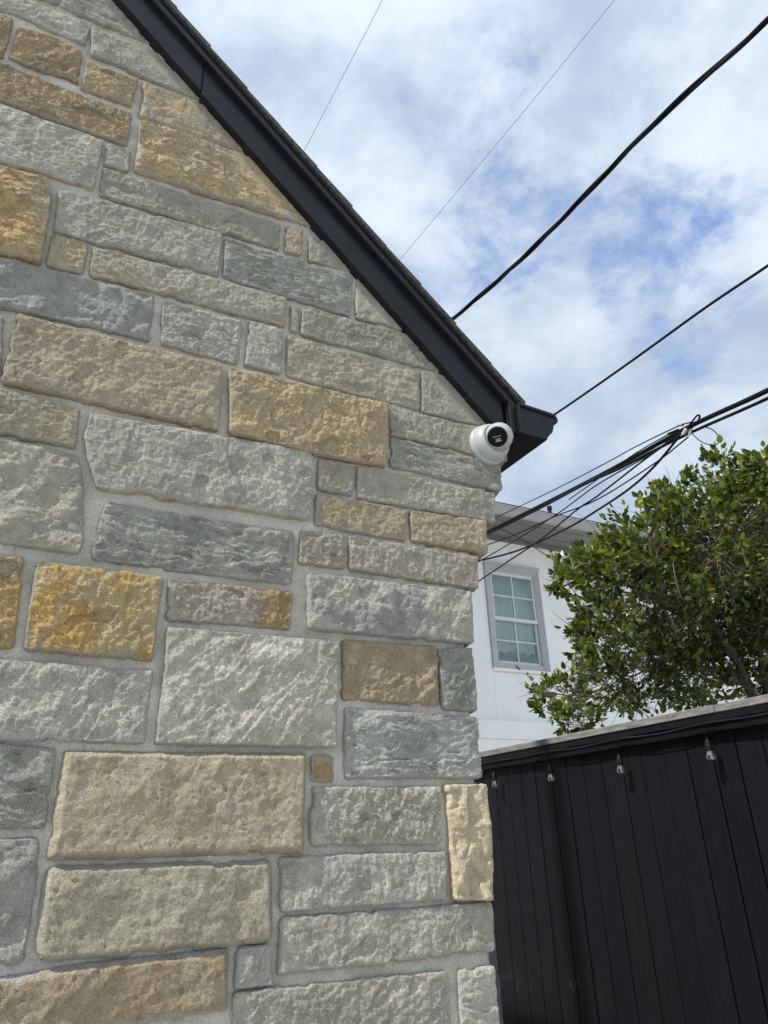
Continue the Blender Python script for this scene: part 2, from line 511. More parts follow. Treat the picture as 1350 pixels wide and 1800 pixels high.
# stones of the gable in wall metres (x, z): style, colours, mix, corners, extra edge points, options
STONES = [
('face', (152, 149, 140), (140, 138, 128), 0.5, [(-0.3745, 3.6058), (-0.1656, 3.6123), (-0.1606, 3.5481), (-0.3629, 3.5415)], {}, {}),
('layer', (141, 144, 136), (120, 122, 114), 0.5, [(-0.1565, 3.6241), (0.0831, 3.6698), (0.1114, 3.5402), (-0.1501, 3.5397)], {}, {}),
('face', (152, 149, 140), (166, 163, 155), 0.5, [(-0.3808, 3.5091), (-0.0797, 3.5168), (-0.0821, 3.4409), (-0.3684, 3.4418)], {}, {}),
('face', (150, 148, 136), (152, 149, 140), 0.5, [(-0.0731, 3.5078), (0.2521, 3.5171), (0.259, 3.403), (-0.0634, 3.4094)], {'B': [(-0.0032, 3.4179), (0.0397, 3.4079)]}, {}),
('rough', (160, 140, 105), (140, 126, 100), 0.5, [(-0.3426, 3.4287), (-0.2418, 3.4243), (-0.2405, 3.2827), (-0.3166, 3.2847)], {}, {}),
('rough', (160, 134, 96), (138, 124, 100), 0.5, [(-0.2263, 3.405), (-0.0858, 3.4077), (-0.0792, 3.2972), (-0.2289, 3.2923)], {'T': [(-0.1507, 3.4228)]}, {}),
('rough', (166, 146, 110), (140, 128, 104), 0.5, [(-0.069, 3.3797), (0.0515, 3.3889), (0.0469, 3.2878), (-0.0695, 3.2825)], {}, {}),
('rough', (160, 136, 100), (136, 124, 102), 0.5, [(-0.3133, 3.2668), (0.0513, 3.2593), (0.0497, 3.1498), (-0.292, 3.1485)], {}, {}),
('face', (150, 148, 136), (166, 163, 155), 0.5, [(-0.2892, 3.1333), (-0.0016, 3.132), (-0.0064, 2.977), (-0.2596, 2.9688)], {}, {}),
('smooth', (158, 138, 104), (134, 130, 118), 0.5, [(0.0643, 3.3881), (0.2959, 3.3953), (0.4211, 3.2832), (0.0691, 3.2591)], {}, {}),
('face', (152, 149, 140), (166, 163, 155), 0.5, [(0.0085, 3.1335), (0.0603, 3.1378), (0.0611, 3.0691), (0.0091, 3.0635)], {}, {}),
('chunk', (168, 150, 114), (138, 136, 130), 0.62, [(0.0722, 3.2424), (0.4056, 3.267), (0.5586, 3.0969), (0.0787, 3.0761)], {'B': [(0.2313, 3.0797)]}, {'proud': 0.014}),
('face', (148, 146, 134), (136, 134, 124), 0.5, [(0.0092, 3.0523), (0.443, 3.065), (0.4393, 2.9798), (0.0098, 2.9651)], {}, {}),
('chunk', (170, 142, 92), (158, 146, 118), 0.5, [(-0.2562, 2.95), (-0.0992, 2.9567), (-0.079, 2.728), (-0.2147, 2.7203)], {'R': [(-0.082, 2.9096)]}, {'proud': 0.014}),
('face', (148, 147, 138), (152, 149, 140), 0.5, [(-0.0714, 2.9422), (0.2939, 2.9713), (0.2937, 2.8377), (-0.0648, 2.8218)], {}, {}),
('rough', (164, 150, 116), (152, 149, 140), 0.6, [(-0.0673, 2.8158), (0.0042, 2.8166), (0.0037, 2.7307), (-0.0659, 2.7286)], {}, {}),
('face', (152, 146, 124), (152, 149, 140), 0.5, [(0.0155, 2.8114), (0.4644, 2.8307), (0.4622, 2.7423), (0.0193, 2.7352)], {}, {}),
('spall', (131, 135, 134), (174, 153, 104), 0.9, [(-0.2129, 2.7105), (0.1548, 2.7267), (0.1569, 2.6035), (-0.1915, 2.5918)], {}, {'tanend': 1}),
('rough', (150, 150, 145), (166, 163, 155), 0.5, [(0.1766, 2.7201), (0.3551, 2.7249), (0.3534, 2.5994), (0.1823, 2.604)], {}, {'round': 0.014}),
('face', (152, 149, 140), (166, 163, 155), 0.5, [(0.377, 2.7307), (0.4566, 2.7319), (0.4559, 2.6026), (0.3707, 2.603)], {}, {}),
('face', (152, 149, 140), (150, 135, 108), 0.5, [(0.4796, 2.8166), (0.4977, 2.8158), (0.4961, 2.7381), (0.4784, 2.7374)], {}, {}),
('face', (152, 149, 140), (150, 135, 108), 0.5, [(0.4586, 3.0659), (0.5044, 3.0739), (0.5026, 2.9866), (0.4576, 2.9817)], {}, {}),
('face', (147, 144, 134), (152, 149, 140), 0.5, [(0.524, 3.0563), (0.6557, 3.0604), (0.7324, 2.9931), (0.5232, 2.9776)], {}, {}),
('layer', (133, 137, 131), (112, 114, 108), 0.5, [(0.3044, 2.9628), (0.6468, 2.9699), (0.6399, 2.8364), (0.3061, 2.839)], {}, {}),
('face', (148, 145, 135), (152, 149, 140), 0.5, [(0.6602, 2.9672), (0.7651, 2.9651), (0.8845, 2.845), (0.6561, 2.8365)], {}, {}),
('face', (150, 146, 132), (134, 133, 123), 0.5, [(0.5082, 2.8213), (0.8745, 2.8319), (0.9726, 2.7394), (0.5065, 2.7346)], {}, {}),
('face', (156, 150, 130), (140, 136, 118), 0.5, [(0.4729, 2.7202), (0.8326, 2.719), (0.8308, 2.6025), (0.4714, 2.6039)], {'B': [(0.6136, 2.6)]}, {}),
('face', (144, 142, 128), (152, 149, 140), 0.5, [(0.8467, 2.7231), (0.986, 2.7342), (1.1214, 2.6033), (0.8372, 2.5973)], {}, {}),
('face', (160, 147, 122), (148, 138, 118), 0.5, [(-0.0983, 2.5835), (0.3162, 2.5821), (0.319, 2.4138), (-0.1012, 2.4214)], {}, {'proud': 0.012}),
('face', (150, 135, 108), (152, 149, 140), 0.5, [(-0.1865, 2.5642), (-0.1227, 2.5694), (-0.106, 2.4383), (-0.1643, 2.4409)], {}, {}),
('rough', (174, 151, 110), (160, 144, 114), 0.5, [(0.3346, 2.5813), (0.7366, 2.5898), (0.7268, 2.4137), (0.344, 2.4155)], {'B': [(0.5547, 2.4054)]}, {'proud': 0.016}),
('face', (152, 142, 116), (140, 134, 116), 0.5, [(-0.1587, 2.4102), (0.0429, 2.3972), (0.0447, 2.3122), (-0.1412, 2.313)], {}, {'proud': 0.01}),
('face', (150, 148, 140), (166, 163, 155), 0.5, [(0.0626, 2.3929), (0.5351, 2.4085), (0.5328, 2.242), (0.0972, 2.2337)], {'R': [(0.5398, 2.3511)], 'L': [(0.0589, 2.323)]}, {'proud': 0.012}),
('spall', (136, 138, 136), (152, 148, 132), 0.5, [(-0.1391, 2.3014), (0.0497, 2.2982), (0.0803, 2.0974), (-0.103, 2.1014)], {'R': [(0.0653, 2.258), (0.0848, 2.131)]}, {}),
('layer', (144, 146, 140), (116, 118, 113), 0.5, [(0.1159, 2.2081), (0.4978, 2.2066), (0.4939, 2.0905), (0.1035, 2.0929)], {'L': [(0.1079, 2.1462)], 'B': [(0.281, 2.0886)]}, {'round': 0.012}),
('rough', (160, 142, 108), (152, 149, 140), 0.45, [(0.5548, 2.398), (0.6438, 2.4023), (0.6367, 2.321), (0.5524, 2.3221)], {}, {}),
('face', (148, 145, 134), (152, 149, 140), 0.5, [(0.6526, 2.3996), (1.0416, 2.404), (1.0358, 2.3229), (0.6496, 2.3176)], {}, {'corner': 1}),
('face', (150, 147, 134), (138, 134, 122), 0.5, [(0.7397, 2.5872), (1.095, 2.591), (1.0941, 2.5085), (0.7444, 2.5061)], {}, {'corner': 1}),
('layer', (137, 140, 134), (122, 124, 117), 0.5, [(0.7457, 2.5), (1.0701, 2.493), (1.0664, 2.4169), (0.7408, 2.4183)], {}, {'corner': 1}),
('face', (158, 142, 108), (146, 136, 112), 0.5, [(0.5511, 2.3119), (0.7791, 2.3104), (0.7735, 2.2309), (0.5449, 2.2331)], {}, {}),
('face', (158, 146, 118), (150, 136, 110), 0.5, [(0.7898, 2.3094), (1.0044, 2.3207), (0.9998, 2.2313), (0.7871, 2.2316)], {}, {'corner': 1}),
('rough', (150, 142, 126), (152, 149, 140), 0.5, [(0.512, 2.2156), (0.6156, 2.2174), (0.6148, 2.1408), (0.5119, 2.1396)], {}, {}),
('face', (152, 144, 130), (152, 149, 140), 0.5, [(0.6281, 2.2193), (0.97, 2.2181), (0.9616, 2.1359), (0.6271, 2.1398)], {}, {'corner': 1}),
('spall', (132, 134, 134), (158, 154, 144), 0.5, [(0.5302, 2.1166), (0.9365, 2.1258), (0.9323, 2.0015), (0.5329, 1.9985)], {}, {'corner': 1, 'proud': 0.016}),
('flake', (152, 135, 104), (142, 127, 102), 0.5, [(0.6106, 1.9827), (0.8358, 1.9856), (0.8339, 1.8592), (0.6093, 1.8601)], {}, {}),
('face', (134, 138, 132), (120, 124, 118), 0.5, [(0.8413, 1.9797), (0.9313, 1.9909), (0.9296, 1.8514), (0.8434, 1.8525)], {'R': [(0.934, 1.8949)]}, {'corner': 1}),
('layer', (147, 151, 147), (127, 130, 126), 0.5, [(0.6142, 1.8435), (0.9311, 1.8368), (0.93, 1.7134), (0.6127, 1.711)], {}, {'corner': 1}),
('smooth', (158, 132, 82), (140, 118, 76), 0.5, [(0.5451, 1.7518), (0.5865, 1.7504), (0.5887, 1.7047), (0.542, 1.7056)], {}, {}),
('rough', (166, 163, 155), (152, 148, 134), 0.5, [(0.5433, 1.6935), (0.8244, 1.6943), (0.8193, 1.5904), (0.5431, 1.5961)], {'B': [(0.6754, 1.5929)]}, {}),
('conch', (166, 153, 126), (150, 135, 104), 0.5, [(0.8356, 1.6975), (0.9315, 1.6998), (0.9249, 1.4842), (0.8389, 1.4903)], {'R': [(0.9323, 1.5891)], 'L': [(0.8394, 1.5919)]}, {'corner': 1, 'proud': 0.02}),
('face', (158, 155, 148), (166, 163, 155), 0.5, [(0.4824, 1.5768), (0.8261, 1.5748), (0.8222, 1.4922), (0.4869, 1.4927)], {}, {}),
('face', (154, 150, 138), (166, 163, 155), 0.5, [(0.4883, 1.4823), (0.9271, 1.48), (0.9246, 1.3983), (0.4855, 1.4002)], {'B': [(0.7155, 1.397), (0.7333, 1.3981)]}, {'corner': 1}),
('face', (160, 156, 144), (148, 144, 132), 0.5, [(0.4112, 1.3804), (0.8142, 1.3746), (0.8186, 1.2488), (0.4116, 1.2719)], {}, {}),
('layer', (156, 156, 148), (166, 163, 155), 0.5, [(0.8402, 1.3722), (0.9204, 1.3732), (0.9235, 1.2439), (0.8389, 1.2462)], {}, {'corner': 1}),
('face', (152, 152, 148), (166, 163, 155), 0.5, [(0.4146, 1.4433), (0.469, 1.4446), (0.4759, 1.3857), (0.4109, 1.3867)], {}, {}),
('rough', (192, 150, 66), (170, 150, 108), 0.46, [(0.0151, 2.0727), (0.2335, 2.0719), (0.229, 1.9105), (0.0176, 1.9144)], {}, {'proud': 0.012}),
('rough', (178, 144, 84), (158, 142, 112), 0.5, [(-0.0993, 2.0807), (-0.0088, 2.0779), (0.0005, 1.9179), (-0.0678, 1.9065)], {}, {}),
('rough', (154, 146, 134), (160, 130, 88), 0.5, [(0.2464, 2.0713), (0.4955, 2.0709), (0.4923, 1.9935), (0.2492, 1.9915)], {}, {'tanend': 1}),
('flake', (166, 163, 155), (154, 152, 146), 0.5, [(-0.0656, 1.8945), (0.2328, 1.8921), (0.2295, 1.7663), (-0.0427, 1.7676)], {}, {}),
('flake', (172, 169, 158), (158, 150, 130), 0.6, [(0.2508, 1.9742), (0.5989, 1.9757), (0.5902, 1.7674), (0.2488, 1.7658)], {'L': [(0.2537, 1.8729)]}, {'proud': 0.014}),
('layer', (146, 147, 140), (114, 117, 110), 0.5, [(-0.0417, 1.7616), (0.0887, 1.7539), (0.0903, 1.6375), (-0.0185, 1.6335)], {'R': [(0.0896, 1.6941)]}, {}),
('smooth', (156, 145, 122), (148, 135, 110), 0.5, [(0.104, 1.7506), (0.531, 1.7536), (0.5277, 1.5844), (0.1015, 1.589)], {}, {'proud': 0.016}),
('spall', (142, 142, 139), (132, 131, 128), 0.5, [(-0.0161, 1.62), (0.0841, 1.6187), (0.0867, 1.4522), (0.014, 1.4531)], {'R': [(0.0895, 1.5508)]}, {}),
('smooth', (152, 146, 126), (142, 134, 114), 0.5, [(0.1024, 1.5777), (0.4667, 1.5737), (0.4739, 1.4493), (0.1099, 1.4516)], {'B': [(0.3041, 1.4477)], 'L': [(0.1011, 1.4891)]}, {'proud': 0.014, 'smear': 0.8, 'round': 0.02}),
('smooth', (150, 124, 92), (142, 130, 104), 0.5, [(0.0176, 1.4333), (0.3972, 1.4439), (0.4011, 1.359), (0.0314, 1.3567)], {'T': [(0.1213, 1.4375), (0.1763, 1.4427)]}, {'proud': 0.012, 'smear': 1.0}),
]
EDGE_IDX = [0, 2, 4, 7, 8, 13, 17, 29, 31, 33, 56, 58, 60, 62, 64]
WIRES = {
  'w1': (0.006, [(4.95, 5.956, 18.59), (4.965, 7.243, 18.485), (4.889, 9.159, 18.459), (4.719, 11.265, 18.158), (4.279, 14.429, 17.281)]),
  'w2': (0.006, [(9.102, 3.13, 17.393), (8.932, 4.523, 17.273), (8.75, 6.547, 17.145), (8.496, 9.231, 17.015), (8.239, 12.485, 16.987), (7.65, 15.548, 16.461)]),
  'w3': (0.0, [(2.285, -0.706, 4.511), (2.405, -0.425, 4.689), (2.412, -0.257, 4.716), (2.383, 0.001, 4.729), (2.389, 0.289, 4.766), (2.389, 0.534, 4.772), (2.388, 0.904, 4.778), (2.381, 1.326, 4.811), (2.351, 1.934, 4.866), (2.255, 2.586, 4.904), (2.16, 3.429, 5.052)]),
  'w4': (0.0085, [(3.32, -0.058, 4.36), (3.372, 0.382, 4.417), (3.412, 0.826, 4.478), (3.383, 1.467, 4.469), (3.394, 2.185, 4.51), (3.444, 2.977, 4.609)]),
  'main1': (0.017, [(3.958, 0.375, 4.067), (4.005, 0.944, 4.119), (4.095, 1.579, 4.242), (4.165, 2.128, 4.309), (4.218, 2.69, 4.369), (4.256, 3.499, 4.448), (4.269, 4.441, 4.533), (4.262, 5.512, 4.632)]),
  'main2': (0.011, [(3.968, 0.4, 4.008), (4.014, 0.963, 4.073), (4.109, 1.592, 4.201), (4.168, 2.022, 4.271), (4.167, 2.384, 4.292), (4.141, 2.757, 4.319), (4.247, 3.493, 4.42), (4.262, 4.436, 4.503), (4.266, 5.522, 4.607)]),
  'b1': (0.005, [(4.074, 1.582, 4.257), (4.065, 1.698, 4.281), (4.118, 2.129, 4.356), (4.205, 2.661, 4.44), (4.286, 3.431, 4.55), (4.356, 4.435, 4.697), (4.352, 5.379, 4.799)]),
  'b2': (0.006, [(4.083, 1.645, 4.247), (4.135, 2.055, 4.24), (4.229, 2.716, 4.307), (4.312, 3.418, 4.306), (4.341, 4.519, 4.306), (4.374, 5.473, 4.349)]),
  'b3': (0.008, [(4.07, 1.666, 4.217), (4.14, 2.122, 4.225), (4.244, 2.753, 4.218), (4.302, 3.086, 4.235), (4.375, 3.69, 4.194), (4.465, 4.381, 4.205), (4.505, 4.988, 4.19), (4.573, 5.819, 4.195)]),
  'b4': (0.006, [(4.073, 1.632, 4.161), (4.147, 2.03, 4.156), (4.249, 2.764, 4.192), (4.33, 3.406, 4.31), (4.344, 3.991, 4.365), (4.334, 4.519, 4.435), (4.331, 5.372, 4.592)]),
  'b5': (0.0095, [(4.047, 1.697, 4.181), (4.113, 2.007, 4.113), (4.185, 2.353, 4.091), (4.264, 2.799, 4.108), (4.334, 3.245, 4.136), (4.429, 3.897, 4.219), (4.451, 4.347, 4.287), (4.462, 4.902, 4.405), (4.44, 5.683, 4.599)]),
  'b7': (0.005, [(4.091, 1.809, 4.28), (4.126, 2.148, 4.311), (4.191, 2.599, 4.332), (4.293, 3.148, 4.367)]),
  'thin': (0.0045, [(4.301, 5.258, 5.088), (4.4, 4.444, 4.635), (4.495, 4.058, 4.32), (4.581, 3.699, 3.962), (4.655, 3.342, 3.614), (4.706, 2.997, 3.264), (4.738, 2.726, 3.031), (4.873, 2.451, 2.702)]),
  'loop': (0.0035, [(4.076, 1.499, 4.174), (4.12, 1.467, 4.144), (4.145, 1.453, 4.096), (4.153, 1.454, 4.062), (4.14, 1.475, 4.034), (4.107, 1.504, 4.037), (4.078, 1.546, 4.08), (4.067, 1.594, 4.168)]),
  'eye': (0.007, [(4.032, 1.693, 4.18), (4.055, 1.61, 4.221), (4.062, 1.551, 4.256), (4.075, 1.521, 4.28), (4.09, 1.516, 4.272), (4.09, 1.543, 4.244), (4.084, 1.596, 4.22), (4.068, 1.673, 4.182)]),
  'clampA': (0.016, [(4.05, 1.655, 4.187), (4.061, 1.621, 4.219)]),
  'clampB': (0.012, [(4.078, 1.623, 4.172), (4.078, 1.602, 4.213)]),
  'clampC': (0.011, [(4.049, 1.684, 4.279), (4.076, 1.646, 4.275)]),
  'tail': (0.009, [(4.075, 1.796, 4.274), (4.072, 1.741, 4.263), (4.08, 1.701, 4.262)]),
}
CROWN = [(4.129, 1.328, 3.392, 0.444), (3.795, 1.449, 3.21, 0.431), (3.639, 1.585, 3.373, 0.236), (3.424, 1.612, 3.194, 0.294), (3.503, 1.94, 3.204, 0.287), (3.692, 2.397, 3.341, 0.226), (3.365, 2.288, 3.137, 0.131), (3.77, 2.049, 3.01, 0.414), (3.278, 1.953, 2.779, 0.226), (3.083, 1.938, 2.668, 0.12), (4.384, 2.154, 3.023, 0.591), (4.691, 1.845, 3.096, 0.599), (4.034, 2.402, 2.636, 0.388), (3.816, 2.568, 2.525, 0.288), (3.153, 2.19, 2.363, 0.151), (3.356, 2.656, 2.496, 0.1), (4.403, 2.282, 2.595, 0.364), (4.738, 2.098, 2.662, 0.328), (3.203, 2.222, 2.232, 0.137), (3.404, 2.66, 2.371, 0.084), (4.02, 1.126, 3.632, 0.153), (3.948, 1.255, 3.597, 0.169), (4.367, 1.658, 3.789, 0.144), (3.676, 1.618, 3.61, 0.121), (3.862, 1.805, 3.627, 0.152), (5.026, 1.512, 3.441, 0.644), (4.792, 1.536, 2.895, 0.677), (4.545, 1.181, 3.589, 0.254), (5.035, 1.16, 3.209, 0.781), (2.947, 1.908, 3.053, 0.065), (3.252, 2.34, 3.127, 0.057), (3.061, 1.994, 2.751, 0.081), (3.232, 2.184, 2.647, 0.092), (3.424, 2.268, 2.56, 0.104), (3.41, 2.827, 2.525, 0.056), (3.094, 2.443, 2.331, 0.047), (3.873, 1.589, 3.728, 0.092), (3.956, 1.372, 3.804, 0.091)]
# trunk [(4.623, 1.987, 2.168), (4.515, 1.927, 2.398), (4.351, 1.886, 2.648), (4.183, 1.882, 2.828), (3.919, 1.91, 2.927), (3.62, 1.938, 3.059), (3.267, 1.969, 3.122)]
# limb2 [(4.351, 1.886, 2.648), (4.277, 1.916, 2.786), (4.217, 1.875, 3.05), (4.237, 1.754, 3.389), (4.352, 1.599, 3.693)]
# limb3 [(4.623, 1.987, 2.168), (4.557, 1.861, 2.484), (4.398, 1.707, 2.707), (4.262, 1.443, 3.119), (4.251, 1.311, 3.633)]
# limb4 [(4.619, 1.829, 2.482), (4.473, 1.779, 2.731), (4.138, 1.669, 2.807)]

# ------------------------------------------------------------------ ground
g = MB().add([(-400, -400, 0), (400, -400, 0), (400, 400, 0), (-400, 400, 0)], [(0, 1, 2, 3)]).build('ground', M['concrete'])
g['kind'] = 'structure'

# ------------------------------------------------------------------ stone house
house = thing('stone_house', 'coursed rubble stone gable wall with black rake board, dark shingle roof and black gutter', 'house')


def lin(c):
    c = np.asarray(c, float)
    c = (c * 0.74 + c.mean() * 0.26) * np.array([1.012, 1.0, 0.962]) / 255
    c = c + 0.035 * (1 - c)
    return np.where(c <= 0.04045, c / 12.92, ((c + 0.055) / 1.055) ** 2.4)


def resample(pts, n):
    pts = np.asarray(pts, float)
    if len(pts) > 2:      # soften the interior points
        q = [pts[0]]
        for i in range(1, len(pts) - 1):
            q += [pts[i] * 0.75 + pts[i - 1] * 0.25, pts[i] * 0.75 + pts[i + 1] * 0.25]
        pts = np.array(q + [pts[-1]])
    d = np.concatenate([[0], np.cumsum(np.hypot(*np.diff(pts, axis=0).T))])
    s = np.linspace(0, d[-1], n)
    return np.stack([np.interp(s, d, pts[:, 0]), np.interp(s, d, pts[:, 1])], 1), s, d[-1]


STYLE = {   # broad swell, mid relief, fine relief, bump grain
    'face': (0.0028, 0.0021, 0.0026, 1.0),
    'rough': (0.0034, 0.0034, 0.0032, 1.1),
    'spall': (0.0060, 0.0050, 0.0018, 0.9),
    'layer': (0.0036, 0.0040, 0.0014, 0.8),
    'smooth': (0.0026, 0.0010, 0.0009, 0.75),
    'flake': (0.0036, 0.0030, 0.0022, 1.0),
    'chunk': (0.0085, 0.0070, 0.0020, 0.9),
    'conch': (0.0045, 0.0150, 0.0008, 0.45),
}


def relief(style, X, Z, W, H, sd):
    A, B, Cc, _ = STYLE[style]
    h = A * fbm(X / 0.11, Z / 0.085, sd, 3)
    wx = X + 0.012 * gnoise(X / 0.04, Z / 0.04, sd + 70)
    wz = Z + 0.012 * gnoise(X / 0.04, Z / 0.04, sd + 71)
    th = 0.5 + 0.9 * ((sd * 0.37) % 1.0)
    ra, rb = X * math.cos(th) + Z * math.sin(th), -X * math.sin(th) + Z * math.cos(th)
    rag = 0.10 * gnoise(X / 0.013, Z / 0.011, sd + 21) + 0.05 * gnoise(X / 0.006, Z / 0.006, sd + 22)
    grain = fbm(X / 0.014, Z / 0.0115, sd + 3, 4, 0.74)
    if style in ('face', 'rough'):
        k = 1.5 if style == 'rough' else 1.0
        t = 1.5 * fbm(ra / 0.15, rb / 0.055, sd + 1, 3, 0.5) + rag
        h = h + 0.0014 * k * (terrace(t) - 0.6 * t) + 0.0013 * k * grain
        h = h + B * 0.25 * fbm(ra / 0.05, rb / 0.025, sd + 2, 3, 0.5)
        chip = gnoise(X / 0.07, Z / 0.05, sd + 8) + 0.5 * rag
        h = h - 0.0035 * k * sstep(chip, 0.50, 0.53)
    elif style == 'spall':
        f = facets(wx / 0.055, wz / 0.036, sd + 4, 0.8)
        f2 = facets(wx / 0.021, wz / 0.015, sd + 6, 0.7)
        t = 1.6 * fbm(ra / 0.12, rb / 0.06, sd + 1, 3, 0.5) + rag
        h = h + B * (1.2 * f + 0.30 * f2) + 0.0022 * terrace(t) + 0.0012 * grain
    elif style == 'layer':
        lz = Z + 0.012 * fbm(X / 0.10, Z / 0.06, sd + 9, 3)
        t = lz / 0.0125 + 0.9 * fbm(X / 0.075, lz / 0.03, sd + 5, 4, 0.6)
        h = h + 0.0028 * (t - terrace(t, 0.6)) * (0.5 + 0.9 * sstep(gnoise(X / 0.06, Z / 0.03, sd + 30), -0.3, 0.4))
        h = h + B * 0.45 * fbm(X / 0.05, lz / 0.014, sd + 1, 4, 0.6) + 0.0008 * grain
        pit = gnoise(X / 0.045, lz / 0.012, sd + 12) + rag
        h = h - 0.0035 * sstep(pit, 0.48, 0.56)
    elif style == 'smooth':
        h = h + B * fbm(X / 0.03, Z / 0.03, sd + 1, 4, 0.55) + 0.0007 * grain
        t = 1.25 * fbm(ra / 0.30, rb / 0.075, sd + 4, 3, 0.55) + 1.2 * rag
        zone = sstep(fbm(X / 0.2, Z / 0.12, sd + 6, 2), -0.15, 0.35)
        h = h + 0.0024 * terrace(t, 0.85) * zone
        pit = gnoise(X / 0.013, Z / 0.013, sd + 12)
        h = h - 0.0022 * sstep(pit, 0.6, 0.75)
    elif style == 'flake':
        t = 1.9 * fbm(ra / 0.22, rb / 0.07, sd + 4, 4, 0.5) + 1.3 * rag
        h = h + 0.0027 * (terrace(t, 0.7) - 0.4 * t) + B * 0.5 * fbm(ra / 0.06, rb / 0.026, sd + 1, 4, 0.58) + 0.0012 * grain
    elif style == 'chunk':
        f = facets(wx / 0.085, wz / 0.06, sd + 4, 0.9)
        t = 2.6 * fbm(wx / 0.12, wz / 0.06, sd + 14, 4, 0.5) + 1.4 * rag
        tt = terrace(t, 0.86)
        h = h + B * 1.1 * f + 0.0050 * (tt - 0.45 * t) + 0.0014 * grain
        lip = np.abs(t - np.round(t))
        h = h - 0.004 * (1 - sstep(lip, 0.0, 0.07)) * sstep(gnoise(X / 0.05, Z / 0.04, sd + 35), 0.0, 0.3)
    elif style == 'conch':
        u = facets(wx / 0.036, wz / 0.042, sd + 4, 1.0)
        u2 = -facets(wx / 0.05, wz / 0.05, sd + 8, 0.4)
        h = h + B * (0.9 * u + 0.7 * u2) + 0.0022 * terrace(2.0 * fbm(wx / 0.05, wz / 0.05, sd + 2, 3) + rag)
        h = h + Cc * fbm(X / 0.011, Z / 0.009, sd + 3, 2, 0.6)
    return h


